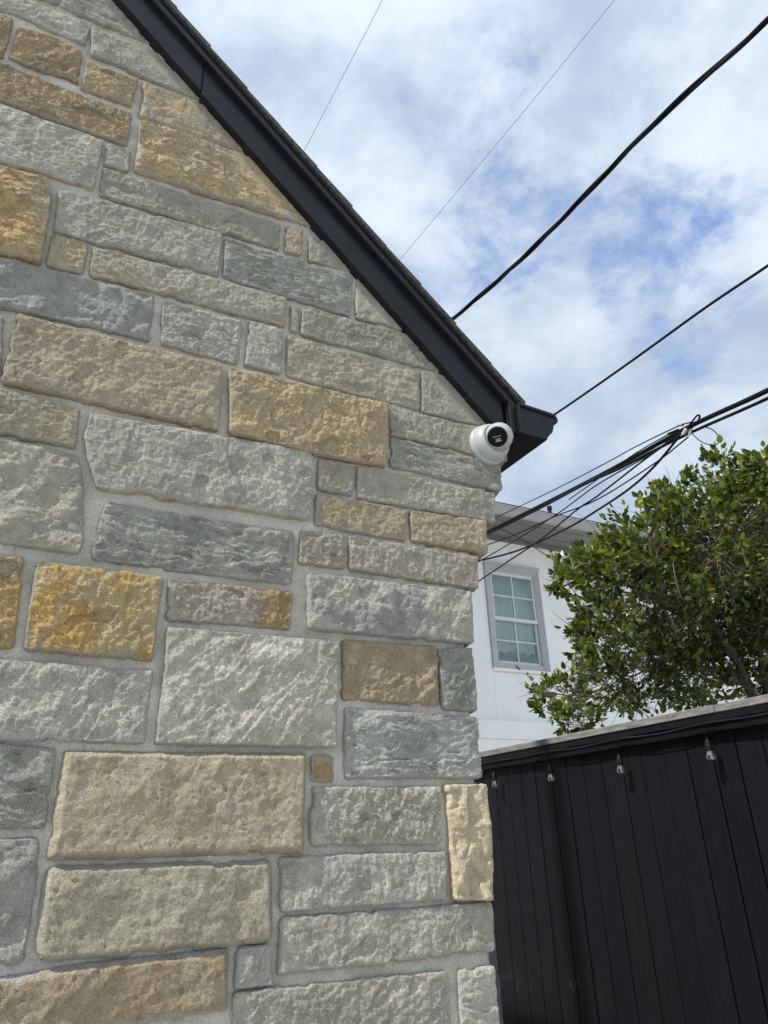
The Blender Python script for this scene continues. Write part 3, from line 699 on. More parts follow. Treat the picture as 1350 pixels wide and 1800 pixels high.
def stone(sid, style, ca, cb, bias, quad, extras, opts, step=0.0023, to_world=None, build=True):
    sd = 101 + sid * 53
    tl, tr, br, bl = [np.array(p) for p in quad]
    T = [tl] + [np.array(p) for p in extras.get('T', [])] + [tr]
    B = [bl] + [np.array(p) for p in sorted(extras.get('B', []))] + [br]
    L = [tl] + [np.array(p) for p in sorted(extras.get('L', []), key=lambda q: -q[1])] + [bl]
    Rr = [tr] + [np.array(p) for p in sorted(extras.get('R', []), key=lambda q: -q[1])] + [br]
    W = max(np.hypot(*(tr - tl)), np.hypot(*(br - bl)))
    H = max(np.hypot(*(bl - tl)), np.hypot(*(br - tr)))
    nu, nv = max(6, int(W / step) + 1), max(6, int(H / step) + 1)
    rnd = opts.get('round', 0.007)
    amp = opts.get('ragged', 0.0009 if style == 'smooth' else 0.0014)

    def edge(pts, n, k, inward):
        p, s, Ln = resample(pts, n)
        t = np.gradient(p, axis=0)
        t /= np.linalg.norm(t, axis=1, keepdims=True) + 1e-9
        nrm = np.stack([-t[:, 1], t[:, 0]], 1) * inward
        d = np.minimum(s, Ln - s)
        taper = sstep(d, 0.0, 0.012)
        off = amp * fbm(s / 0.034, np.full_like(s, k * 9.1 + sid * 3.3), sd + k, 4, 0.6) * taper
        nick = gnoise(s / 0.05, np.full_like(s, k * 5.7 + sid * 1.9), sd + k + 40)
        off = off + 0.0040 * sstep(nick, 0.45, 0.6) * taper + 0.0009 * gnoise(s / 0.007, np.full_like(s, k * 3.1 + sid), sd + k + 60) * taper
        r = min(rnd, Ln * 0.3)
        off = off + 0.29 * r * np.clip(1 - d / r, 0, 1) ** 2
        return p + nrm * (off - 0.0016)[:, None]
    eT, eB = edge(T, nu, 0, -1), edge(B, nu, 1, 1)
    eL, eR = edge(L, nv, 2, 1), edge(Rr, nv, 3, -1)
    c00, c10, c01, c11 = (eT[0] + eL[0]) / 2, (eT[-1] + eR[0]) / 2, (eB[0] + eL[-1]) / 2, (eB[-1] + eR[-1]) / 2

    def fix(e, a, b):
        wgt = np.linspace(0, 1, len(e))[:, None]
        near = lambda d0: np.clip(1 - d0 * 12, 0, 1)
        return e + (a - e[0]) * near(wgt) + (b - e[-1]) * near(1 - wgt)
    eT, eB, eL, eR = fix(eT, c00, c10), fix(eB, c01, c11), fix(eL, c00, c01), fix(eR, c10, c11)
    s = np.linspace(0, 1, nu)[None, :, None]
    t = np.linspace(0, 1, nv)[:, None, None]
    P = (1 - t) * eT[None] + t * eB[None] + (1 - s) * eL[:, None] + s * eR[:, None] - (
        (1 - s) * (1 - t) * c00 + s * (1 - t) * c10 + (1 - s) * t * c01 + s * t * c11)
    X, Z = P[..., 0], P[..., 1]
    S2, T2 = np.broadcast_to(s[..., 0], X.shape), np.broadcast_to(t[..., 0], X.shape)
    de = np.minimum(np.minimum(S2, 1 - S2) * W, np.minimum(T2, 1 - T2) * H)
    if opts.get('corner'):
        dd = np.minimum(np.minimum(S2 * W, np.minimum(T2, 1 - T2) * H), (1 - S2) * W * 0.8)
    else:
        dd = de
    proud = opts.get('proud', 0.0045 + 0.0045 * ((sid * 0.618) % 1.0))
    rl = relief(style, X + sid * 1.37, Z + sid * 0.71, W, H, sd)
    rl = (rl - rl.mean()) * 1.0
    bul = 1 - (1 - np.clip(dd / 0.034, 0, 1)) ** 2
    h = proud * (0.86 + 0.14 * bul) * sstep(dd, -0.0012, 0.0022) + rl * (0.5 + 0.5 * sstep(dd, 0, 0.012))
    if style == 'smooth':
        h = proud * sstep(dd, -0.001, 0.011) + rl * (0.2 + 0.8 * sstep(dd, 0, 0.01))
    h = np.clip(h, -0.004, 0.026)
    rake = sstep(0.6909 * X + 0.7230 * Z, 2.50, 2.585)
    h = h * (1 - rake) + np.clip(h, 0.003, 0.007) * rake
    Y = -h
    # skirt back into the wall
    back = 0.19 if opts.get('corner') else 0.034
    K = 14 if opts.get('corner') else 4
    V = [np.stack([X, Y, Z], -1).reshape(-1, 3)]
    edg = [de.reshape(-1)]
    idx = np.arange(nu * nv).reshape(nv, nu)
    q = np.stack([idx[:-1, :-1], idx[1:, :-1], idx[1:, 1:], idx[:-1, 1:]], -1).reshape(-1, 4)
    loop = np.concatenate([idx[0, :], idx[1:, -1], idx[-1, -2::-1], idx[-2:0:-1, 0]])
    base = V[0][loop]
    cx, cz = X.mean(), Z.mean()
    nl = len(loop)
    nb = np.roll(base, -1, 0) - np.roll(base, 1, 0)
    on = np.stack([nb[:, 2], -nb[:, 0]], 1)
    on /= np.linalg.norm(on, axis=1, keepdims=True) + 1e-9
    sgn = np.sign(np.mean(on[:, 0] * (base[:, 0] - cx) + on[:, 1] * (base[:, 2] - cz)))
    on *= sgn
    prev = loop
    quads = [q]
    off0 = nu * nv
    ar = np.arange(nl)
    for k in range(1, K + 1):
        f = (k / K) ** 1.4
        ring = base.copy()
        ring[:, 1] = base[:, 1] + (back - base[:, 1]) * f
        side = 0.0025 * fbm(ring[:, 1] / 0.02 + ar * 0.01, ring[:, 2] / 0.025 + ring[:, 0] / 0.03, sd + 90, 3)
        if opts.get('corner'):
            side = side * 1.6 + 0.004 * sstep(f, 0, 0.2)
            rightness = sstep(base[:, 0], tr[0] - 0.03, tr[0] - 0.005)
            side = side * (0.35 + 0.65 * rightness)
        else:
            side = side - 0.002 * f
        ring[:, 0] += on[:, 0] * side
        ring[:, 2] += on[:, 1] * side
        V.append(ring)
        edg.append(np.full(nl, 0.004 if k < 3 else 0.02))
        cur = off0 + ar
        quads.append(np.stack([prev, np.roll(prev, -1), np.roll(cur, -1), cur], 1))
        prev, off0 = cur, off0 + nl
    V = np.concatenate(V)
    grad = np.zeros(len(V))
    strata = np.zeros(len(V))
    if opts.get('tanend'):
        grad = 0.62 * (sstep(V[:, 0], tr[0] - 0.26 * W if style == 'spall' else tr[0] - 0.6 * W, tr[0] - 0.05 * W) - 0.62)
    if style == 'layer':
        lz = V[:, 2] + 0.012 * fbm(V[:, 0] / 0.09, V[:, 2] / 0.06, sd + 9, 3)
        strata = sstep(fbm(V[:, 0] / 0.14, lz / 0.017, sd + 33, 4, 0.6), 0.0, 0.7)
    quads = np.concatenate(quads)
    if not build:
        return V, quads, np.concatenate(edg)
    ctr = np.array([cx, 0.0, cz])
    me = np_mesh('stone', V - ctr, quads)
    for nm, arr in (('edge', np.concatenate(edg)), ('grad', grad), ('strata', strata)):
        a = me.attributes.new(nm, 'FLOAT', 'POINT')
        a.data.foreach_set('value', arr.astype(np.float32))
    o = link_mesh('stone', me, house, M['stone'], Vector(ctr))
    k = 1 / 0.63
    o['colour_a'] = [float(v) for v in lin(ca) * k]
    o['colour_b'] = [float(v) for v in lin(cb) * k]
    o['mix_bias'] = float(bias)
    o['smear'] = float(opts.get('smear', (0.0, 0.12, 0.3, 0.7)[sid % 4]))
    o['grain'] = STYLE[style][3]
    return o


for i, st in enumerate(STONES):
    o = stone(i, *st)
    if st[2] == (192, 150, 66) or st[1] == (192, 150, 66):
        o['label'] = 'bright ochre yellow stone'
    elif st[0] == 'chunk':
        o['label'] = 'deeply fractured yellow stone'
    elif st[0] == 'conch':
        o['label'] = 'buff stone with shell-like chips at the corner'

# coursed stones just outside the picture (left of it and below it)
PAL = [(152, 149, 140), (166, 163, 155), (158, 142, 110), (150, 135, 108), (134, 138, 130), (160, 140, 105), (148, 145, 134)]


def courses(x0, x1, z0, z1, rnd):
    out = []
    z = z0
    while z < z1 - 0.05:
        h = rnd.choice([0.075, 0.1, 0.13, 0.155])
        if z + h > z1 - 0.05:
            h = z1 - z
        x = x0
        while x < x1 - 0.01:
            wd = rnd.uniform(0.16, 0.44)
            if x1 - (x + wd) < 0.12:
                wd = x1 - x
            out.append((x, x + wd - 0.012, z, z + h - 0.013))
            x += wd
        z += h
    return out


rr = random.Random(11)
NE = len(STONES)
EDGE_STONES = [STONES[i] for i in EDGE_IDX]
def under_rake(x0, x1, z1, m=2.66):
    return 0.691 * max(x1, -2 - x0) + 0.723 * z1 < m


quads_fill, left_boxes = [], []
for i in EDGE_IDX:      # the courses cut by the left edge of the picture run on to the left
    tl, _, _, bl = STONES[i][4]
    x, zt, zb = min(tl[0], bl[0]) - 0.012, tl[1], bl[1]
    first = True
    while x > -2.7:
        wd = rr.uniform(0.18, 0.46)
        a, b = x - wd + 0.012, x
        if under_rake(a, b, zt):
            if a > -1.15:
                quads_fill.append([(a, zt), (tl[0] - 0.012 if first else b, zt), (bl[0] - 0.012 if first else b, zb), (a, zb)])
            else:
                left_boxes.append((a, b, zb, zt))
        x -= wd
        first = False
for a, b, c, d in courses(-2.95, 0.925, 0.0, 1.228, rr) + courses(-2.2, 0.16, 3.665, 4.56, rr):
    if not under_rake(a, b, d, 2.70):
        continue
    if a > -1.15 and c > 0.5:
        quads_fill.append([(a, d), (b, d), (b, c), (a, c)])
    else:
        left_boxes.append((a, b, c, d))
for j, qd in enumerate(quads_fill):
    cc = rr.choice(PAL)
    stone(NE + j, rr.choice(['face', 'rough', 'face', 'smooth', 'layer']), cc, rr.choice(PAL[:2]), 0.5,
          qd, {}, {'corner': 1} if qd[1][0] > 0.88 else {}, step=0.008)

# far courses as one relief each: front wall left part, foot of the wall, side wall
RAKE_N = 2.60


def joined(boxes, name, colr, to3, seed):
    Vs, Qs, off = [], [], 0
    for j, (a, b, c, d) in enumerate(boxes):
        V, Q, _ = stone(900 + seed * 300 + j, 'face', colr, colr, 0.5, [(a, d), (b, d), (b, c), (a, c)], {}, {}, step=0.02, build=False)
        Vs.append(to3(V))
        Qs.append(Q + off)
        off += len(V)
    me = np_mesh(name, np.concatenate(Vs), np.concatenate(Qs))
    o = link_mesh(name, me, house, M['stone'])
    o['kind'] = 'stuff'
    o['colour_a'] = [float(v) for v in lin(colr) * 1.25]
    o['colour_b'] = [float(v) for v in lin((158, 142, 110)) * 1.25]
    o['mix_bias'] = 0.55
    o['smear'] = 0.3
    o['grain'] = 1.0


joined(left_boxes, 'stone_courses', (152, 149, 140), lambda V: V, 1)
side_boxes = courses(0.21, 6.0, 0.0, 2.5, rr)
joined(side_boxes, 'stone_courses', (152, 149, 140), lambda V: np.stack([0.915 - V[:, 1], V[:, 0], V[:, 2]], -1), 2)

# mortar bed: gable-shaped sheet with hand-pointed unevenness, returned along the side wall
CORNER = [(0.0, 0.915), (1.9, 0.915), (2.08, 0.918), (2.16, 0.930), (2.26, 0.965), (2.35, 1.0), (2.45, 1.035), (2.56, 1.055), (4.6, 1.055)]
cz_, cx_ = zip(*CORNER)
rows = np.arange(0.0, 3.995, 0.009)
cols = np.linspace(0, 1, 170)
xr = np.minimum(np.interp(rows, cz_, cx_), (2.655 - 0.723 * rows) / 0.691)
X = -0.42 + (xr[:, None] + 0.42) * cols[None]
Z = np.repeat(rows[:, None], len(cols), 1)
Y = 0.0046 + 0.0042 * fbm(X / 0.10, Z / 0.07, 5, 3) + 0.0018 * fbm(X / 0.02, Z / 0.014, 8, 3)
Y = Y - (Y + 0.001) * 0.8 * sstep(0.6909 * X + 0.7230 * Z, 2.53, 2.59)
V = np.stack([X, Y, Z], -1).reshape(-1, 3)
idx = np.arange(V.shape[0]).reshape(X.shape)
q = np.stack([idx[:-1, :-1], idx[:-1, 1:], idx[1:, 1:], idx[1:, :-1]], -1).reshape(-1, 4)
ret = []
last = idx[:, -1]
for k, yy in enumerate((0.03, 0.1, 0.2, 0.4)):
    ring = V[last].copy() if k == 0 else ring.copy()
    ring[:, 1] = yy
    if k == 3:
        ring[:, 0] = np.minimum(ring[:, 0], 0.905)
    ret.append(ring)
off = len(V)
V = np.concatenate([V] + ret)
prev = last
for k in range(4):
    cur = off + np.arange(len(last)) + k * len(last)
    q = np.concatenate([q, np.stack([prev[:-1], cur[:-1], cur[1:], prev[1:]], -1)])
    prev = cur
me = np_mesh('mortar', V, q)
link_mesh('mortar', me, house, M['mortar'])
rows2, cols2 = np.arange(0.0, 4.66, 0.03), np.linspace(0, 1, 86)
xl = np.maximum(-2.975, -2 - (2.655 - 0.723 * rows2) / 0.691)
xr2 = np.minimum(-0.42, (2.655 - 0.723 * rows2) / 0.691)
X = xl[:, None] + (xr2 - xl)[:, None] * cols2[None]
Z = np.repeat(rows2[:, None], len(cols2), 1)
Y = 0.0055 + 0.0045 * fbm(X / 0.10, Z / 0.07, 5, 3)
idx = np.arange(X.size).reshape(X.shape)
me = np_mesh('mortar', np.stack([X, Y, Z], -1).reshape(-1, 3), np.stack([idx[:-1, :-1], idx[:-1, 1:], idx[1:, 1:], idx[1:, :-1]], -1).reshape(-1, 4))
link_mesh('mortar', me, house, M['mortar'])
core = MB()
core.prism([(-2.98, 0.0), (0.895, 0.0), (0.895, 2.69), (-1.0, 4.50), (-2.98, 2.62)], 1, 0.045, 6.0)
core.build('wall', M['mortar'], house)

# ---- roof, rake, gutter.  n = distance along the right slope's normal, s = distance down the slope
NX, NZ, EX, EZ = 0.6909, 0.7230, 0.7230, -0.6909


def rk(n, s):
    """right slope (n, s) -> (x, z); s measured from the point where the slope line passes x = 0"""
    return (NX * n + EX * (s - 0) - 0.0 * n, NZ * n + EZ * s)


def s_at_x(n, x):
    return (x - NX * n) / EX


def slope_bar(n0, n1, x0, x1, y0, y1, mb=None, plumb=True):
    """a bar lying along the rake, ends cut plumb"""
    mb = mb or MB()
    p = []
    for n_, x_ in ((n0, x0), (n0, x1), (n1, x1), (n1, x0)):
        p.append(rk(n_, s_at_x(n_, x_)))
    return mb.prism(p, 1, y0, y1)


XJ = 0.205    # butt joint of the two rake boards
slope_bar(2.600, 2.682, XJ + 0.0015, 1.078, 0.022, -0.030).build('rake_board', M['black_board'], house, bevel=0.002)
rb2 = slope_bar(2.6035, 2.682, -0.985, XJ, 0.022, -0.0312).build('rake_board', M['black_board'], house, bevel=0.002)
slope_bar(2.6795, 2.6945, -0.99, 1.112, -0.0285, -0.0480).build('drip_edge', M['black_metal'], house, bevel=0.002)
# roof deck, both slopes
deck = MB()
slope_bar(2.686, 2.705, -0.999, 1.108, -0.047, 6.0, deck)
deck.build('roof_deck', M['soffit'], house)
ld = MB()
zr = (2.705 + 0.691) / 0.723
ld.prism([(-1.0, zr), (-1.0, zr - 0.045), (-3.15, zr - 0.045 - 2.15 * 0.9556), (-3.15, zr - 2.15 * 0.9556)], 1, -0.05, 6.0)
ld.build('roof_deck', M['shingle'], house)
# shingles, course by course from the eave up
rs = random.Random(5)
s_eave = s_at_x(2.705, 1.128)
EXPO = 0.142
for c in range(17):
    s0 = s_eave - c * EXPO
    y = -0.055 - rs.uniform(0, 0.0015)
    first = True
    jump = rs.choice([0, 0, 0, 0.002, 0.006])
    while y < 1.6:
        wd = rs.uniform(0.20, 0.36)
        th = rs.choice([0.006, 0.006, 0.011])
        n_lo = 2.7085 + 0.0115 + rs.uniform(0, 0.004) + jump
        lo, up = s0 + rs.uniform(-0.006, 0.006), s0 - 0.30
        a, b = rk(n_lo, lo), rk(n_lo - th - 0.004, lo + 0.003)
        d, e = rk(2.7085 + th * 0.6, up), rk(2.7065, up)
        y1 = y + wd
        mb = MB()
        mb.prism([a, b, e, d], 1, y + (0 if first else 0.002), y1)
        mb.build('shingle', M['shingle'], house)
        first = False
        y = y1
rest = MB()
for c in range(21):
    s0 = s_eave - c * EXPO
    a, b = rk(2.722, s0), rk(2.712, s0)
    d, e = rk(2.7115, s0 - 0.2), rk(2.707, s0 - 0.2)
    rest.prism([a, b, e, d], 1, 1.75 if c < 17 else -0.05, 6.0)
o = rest.build('shingle_courses', M['shingle'], house)
o['kind'] = 'stuff'
# unseen flue added on the roof to cast the dark band on the fence
MB().lathe([(0.0, -0.3), (0.062, -0.3), (0.062, 2.02), (0.0, 2.02)], (-0.5, 1.535, 4.15), (0, 0, 1), 18).build('added_flue_pipe', M['alu'], house, smooth=True)
# soffit and fascia along the eave
MB().prism([(1.062, -0.020), (1.100, -0.020), (1.100, 6.0), (0.90, 6.0), (0.90, 0.15), (1.062, 0.15)], 2, 2.560, 2.572).build('soffit', M['soffit'], house)
MB().box(1.088, 1.106, -0.0465, 6.0, 2.574, 2.672).build('fascia', M['black_board'], house, bevel=0.002)
# K-style gutter with closed end
prof = [(1.1085, 2.664), (1.1085, 2.572), (1.196, 2.570), (1.2005, 2.580), (1.207, 2.587), (1.220, 2.600), (1.2265, 2.618), (1.2285, 2.632),
        (1.240, 2.633), (1.245, 2.640), (1.245, 2.650), (1.240, 2.657), (1.2335, 2.655), (1.2325, 2.642), (1.2215, 2.632), (1.214, 2.604),
        (1.200, 2.591), (1.190, 2.5765), (1.1155, 2.578), (1.1145, 2.664)]
gt = MB()
gt.prism(prof, 1, -0.052, 6.0)
gut = gt.build('gutter', M['black_metal'], house, smooth=False)
cap = MB()
outer = prof[:12]
inner = [(1.121, 2.656)] + [(x + (1.165 - x) * 0.05, z + (2.615 - z) * 0.07) for x, z in prof[1:11]] + [(1.228, 2.648)]
cap.prism(outer, 1, -0.056, -0.0525)
cap.build('gutter_end_cap', M['black_metal'], gut)
rim = MB()
rim.prism([(1.1085, 2.6655), (1.1085, 2.657), (1.236, 2.650), (1.2375, 2.6585)], 1, -0.061, -0.0565)
rim.prism([(1.1075, 2.656), (1.1075, 2.572), (1.1135, 2.572), (1.1135, 2.656)], 1, -0.061, -0.0565)
rim.prism([(1.1140, 2.5755), (1.1140, 2.5700), (1.194, 2.5690), (1.196, 2.5745)], 1, -0.060, -0.0565)
rim.build('cap_flange', M['black_metal'], gut, bevel=0.0008)

# ------------------------------------------------------------------ turret camera on the gable corner
BX, BZ = 1.032, 2.540
tc_ = thing('security_camera', 'white dome security camera with black lens face on the stone corner under the eave', 'security camera', (BX, -0.008, BZ))


def local(o, root):
    """keep world position when the parent stands away from the origin"""
    o.location = Vector(o.location) - Vector(root.location)
    return o


AX = Vector((0.0, -1.0, 0.0))
b0 = Vector((BX, 0.006, BZ))
base = MB().lathe([(0.0, 0.0), (0.0555, 0.0), (0.0565, 0.010), (0.0565, 0.020), (0.0545, 0.0245), (0.0530, 0.0255), (0.0530, 0.0275), (0.0515, 0.036), (0.0475, 0.046), (0.0430, 0.053), (0.0395, 0.0550), (0.0375, 0.052), (0.0, 0.052)], b0, AX, 56)
local(base.build('mount_base', M['white_plastic'], tc_, smooth=True), tc_)
ball_c = Vector((BX + 0.002, -0.057, BZ + 0.002))
fd = Vector((-0.70, -0.60, -0.535)).normalized()
prof = [(0.0365 * math.sin(t), 0.0365 * math.cos(t)) for t in np.linspace(math.pi, R(52), 22)]
rim_r, rim_d = prof[-1]
prof += [(rim_r - 0.0006, rim_d + 0.0015), (rim_r - 0.0022, rim_d + 0.0017), (0.0262, rim_d + 0.0017), (0.0256, rim_d - 0.001), (0.0, rim_d - 0.001)]
ball = MB().lathe(prof, ball_c, fd, 48).build('camera_ball', M['white_plastic'], tc_, smooth=True)
local(ball, tc_)
bez = MB().lathe([(0.0, rim_d - 0.0005), (0.0256, rim_d - 0.0005), (0.0256, rim_d + 0.0045), (0.0248, rim_d + 0.0055), (0.0238, rim_d + 0.0055), (0.0236, rim_d + 0.0045), (0.0, rim_d + 0.0045)], ball_c, fd, 44)
local(bez.build('bezel', M['black_plastic'], tc_, smooth=True), tc_)
gl = MB().lathe([(0.0, rim_d + 0.0050), (0.0235, rim_d + 0.0050), (0.0233, rim_d + 0.0056), (0.0, rim_d + 0.0062)], ball_c, fd, 44)
face = gl.build('face_glass', M['black_gloss'], tc_, smooth=True)
local(face, tc_)
side = Vector((0.70, -0.70, 0.13)); side = (side - fd * side.dot(fd)).normalized()
if side.dot(RIGHT) < 0:
    side = -side
side = (RIGHT - fd * RIGHT.dot(fd)).normalized()
side = (side + 0.24 * (-DOWN - fd * (-DOWN).dot(fd)).normalized()).normalized()
upv = fd.cross(side).normalized()
if upv.z < 0:
    upv = -upv


def plate(u0, u1, v0, v1, d0, d1, name, mat):
    o = ball_c
    pts = [o + side * u + upv * v + fd * d for d in (d0, d1) for u, v in ((u0, v0), (u1, v0), (u1, v1), (u0, v1))]
    mb = MB().add(pts, [(0, 1, 2, 3), (4, 5, 6, 7), (0, 1, 5, 4), (1, 2, 6, 5), (2, 3, 7, 6), (3, 0, 4, 7)])
    ob = mb.build(name, mat, face)
    return ob


FD = rim_d + 0.0058
plate(-0.0120, 0.0105, 0.0010, 0.0019, FD, FD + 0.0009, 'light_strip', M['led_strip'])
plate(-0.0050, 0.0075, -0.0105, -0.0040, FD - 0.0003, FD + 0.0005, 'lens_window', M['lens_grey'])
plate(-0.0062, 0.0090, -0.0118, -0.0106, FD, FD + 0.0010, 'light_strip', M['led_strip'])
sc = MB().lathe([(0.0, 0.0), (0.002, 0.0), (0.002, 0.0015), (0.0, 0.002)], ball_c + RIGHT * 0.0362 - fd * 0.004, RIGHT, 10)
local(sc.build('set_screw', M['alu'], tc_, smooth=True), tc_)

# ------------------------------------------------------------------ grey duct on the side wall
duct = thing('cable_duct', 'grey plastic cable duct with rounded top just behind the stone corner by the black fence', 'duct', (0.95, 0.08, 0.0))


def duct_piece(z0, z1, name, x1=0.981, top_round=False):
    out = [(0.918, z0), (x1, z0)]
    if top_round:
        out += [(x1 - 0.022 + 0.022 * math.cos(a), z1 - 0.022 + 0.022 * math.sin(a)) for a in np.linspace(0, math.pi / 2, 7)]
    else:
        out += [(x1, z1)]
    out += [(0.918, z1)]
    mb = MB().prism(out, 1, 0.068, 0.135)
    ob = mb.build(name, M['grey_pvc'], duct, smooth=True, bevel=0.004)
    return local(ob, duct)


duct_piece(1.4215, 1.476, 'end_cap', 0.982, True)
duct_piece(1.3485, 1.420, 'duct_cover')
duct_piece(0.60, 1.347, 'duct_cover', 0.983)
duct_piece(0.0, 0.5985, 'duct_cover', 0.983)

# ------------------------------------------------------------------ black board fence with a grey cap
XF = 2.85
fence = thing('board_fence', 'tall black painted vertical board fence with weathered grey cap board', 'fence', (XF, 0.0, 0.0))


def make_fence_mat():
    mt, nt, bs = new_mat("black_fence_paint")
    co = objco(nt)
    st = nt.vmath('MULTIPLY', co, (1.0, 1.0, 0.06))
    rnd = nt.n('ShaderNodeObjectInfo').outputs['Random']
    c = nt.mix(rnd, (0.0052, 0.0064, 0.0086), (0.0078, 0.0088, 0.0108))
    c = nt.vmath('SCALE', c, scale=nt.step(nt.noise(st, 60.0, 4, 0.6), 0.3, 0.7, 0.8, 1.2))
    sep = nt.n('ShaderNodeSeparateXYZ')
    nt.link(nt.n('ShaderNodeNewGeometry').outputs['Position'], sep.inputs[0])
    # scuffs of pale dust low on the boards, and a few bare scratches
    wp = nt.n('ShaderNodeNewGeometry').outputs['Position']
    low = nt.math('MULTIPLY', nt.step(sep.outputs[2], 0.72, 0.84), nt.step(sep.outputs[2], 1.02, 0.88))
    far = nt.step(sep.outputs[1], 1.7, 2.2)
    d = nt.noise(nt.vmath('MULTIPLY', wp, (1, 1, 0.6)), 11.0, 6, 0.75, 1.5)
    c = nt.mix(nt.math('MULTIPLY', nt.math('MULTIPLY', nt.step(d, 0.52, 0.72), low), nt.math('MULTIPLY', far, 0.32)), c, (0.16, 0.15, 0.14))
    sc = nt.noise(nt.vmath('MULTIPLY', wp, (1, 14, 1.1)), 3.2, 3, 0.5, 0.6)
    c = nt.mix(nt.step(sc, 0.76, 0.80, 0, 0.35), c, (0.20, 0.17, 0.14))
    nt.link(c, bs.inputs['Base Color'])
    bs.inputs['Roughness'].default_value = 0.5
    bs.inputs['Specular IOR Level'].default_value = 0.18
    nt.link(nt.bump(nt.noise(st, 160.0, 4, 0.65), 0.0012), bs.inputs['Normal'])
    return mt


def make_weathered():
    mt, nt, bs = new_mat("weathered_grey_wood")
    co = objco(nt)
    st = nt.vmath('MULTIPLY', co, (1.0, 0.12, 1.0))
    n1 = nt.noise(st, 70.0, 6, 0.7, 0.5)
    c = nt.mix(nt.step(n1, 0.3, 0.7), (0.13, 0.12, 0.11), (0.30, 0.29, 0.275))
    c = nt.mix(nt.step(nt.noise(co, 22.0, 4, 0.6), 0.62, 0.7, 0, 0.5), c, (0.13, 0.11, 0.095))
    nt.link(c, bs.inputs['Base Color'])
    bs.inputs['Roughness'].default_value = 0.9
    nt.link(nt.bump(n1, 0.002), bs.inputs['Normal'])
    return mt


M['fence'] = make_fence_mat()
M['weathered'] = make_weathered()
EDGES = [2.652, 2.520, 2.385, 2.252, 2.106, 1.972, 1.836, 1.694, 1.541, 1.411, 1.268, 1.124, 0.985, 0.857, 0.727]
while EDGES[0] < 4.3:
    EDGES.insert(0, EDGES[0] + 0.139)
while EDGES[-1] > -1.6:
    EDGES.append(EDGES[-1] - 0.139)
rf = random.Random(3)
for a, b in zip(EDGES[:-1], EDGES[1:]):
    dx = rf.uniform(-0.0015, 0.0015)
    gp = rf.choice([0.003, 0.0055, 0.009])
    ch = 0.0015
    y0, y1 = b + gp * 0.5, a - gp * 0.5
    p = [(dx, y0 + ch), (dx + ch, y0), (0.015, y0), (0.015, y0 - 0.014), (0.019, y0 - 0.014), (0.019, y1 - 0.016), (0.0155, y1 - 0.016), (0.0155, y1), (dx + ch, y1), (dx, y1 - ch)]
    MB().prism(p, 2, 0.04, 2.00).build('board', M['fence'], fence)
# rail, trim strip and cap run along the top
MB().box(-0.034, -0.002, -1.7, 4.4, 1.985, 2.0275).build('rail', M['fence'], fence, bevel=0.003)
MB().box(-0.052, 0.019, -1.7, 4.4, 2.0285, 2.0615).build('trim_strip', M['fence'], fence, bevel=0.002)
yy = 4.4
for k, ln in enumerate((1.62, 1.9, 1.2, 1.5)):
    y0 = yy - ln
    MB().box(-0.056 - 0.003 * (k % 2), 0.085, y0 + 0.002, yy, 2.0625, 2.0945 + 0.002 * (k % 2)).build('cap_board', M['weathered'], fence, bevel=0.003)
    yy = y0
for y in (3.6, 1.25, -1.1):
    MB().box(0.022, 0.11, y - 0.045, y + 0.045, 0.0, 2.06).build('post', M['weathered'], fence, bevel=0.003)

# ------------------------------------------------------------------ string lights along the fence top
lights = thing('string_lights', 'string of clear bulbs in black sockets on a black cable along the fence top', 'string lights', (XF - 0.056, 0.0, 2.02))


def make_bulb_glass():
    mt, nt, bs = new_mat("clear_bulb_glass")
    nt.t.nodes.remove(bs)
    out = [n for n in nt.t.nodes if n.type == 'OUTPUT_MATERIAL'][0]
    tr = nt.n('ShaderNodeBsdfTransparent')
    tr.inputs[0].default_value = (0.9, 0.9, 0.87, 1)
    gl = nt.n('ShaderNodeBsdfGlossy')
    gl.inputs['Roughness'].default_value = 0.03
    lw = nt.n('ShaderNodeLayerWeight')
    lw.inputs['Blend'].default_value = 0.35
    mx = nt.n('ShaderNodeMixShader')
    nt.link(nt.math('MULTIPLY_ADD', lw.outputs['Facing'], 0.75, 0.30), mx.inputs[0])
    nt.link(tr.outputs[0], mx.inputs[1])
    nt.link(gl.outputs[0], mx.inputs[2])
    nt.link(mx.outputs[0], out.inputs['Surface'])
    return mt


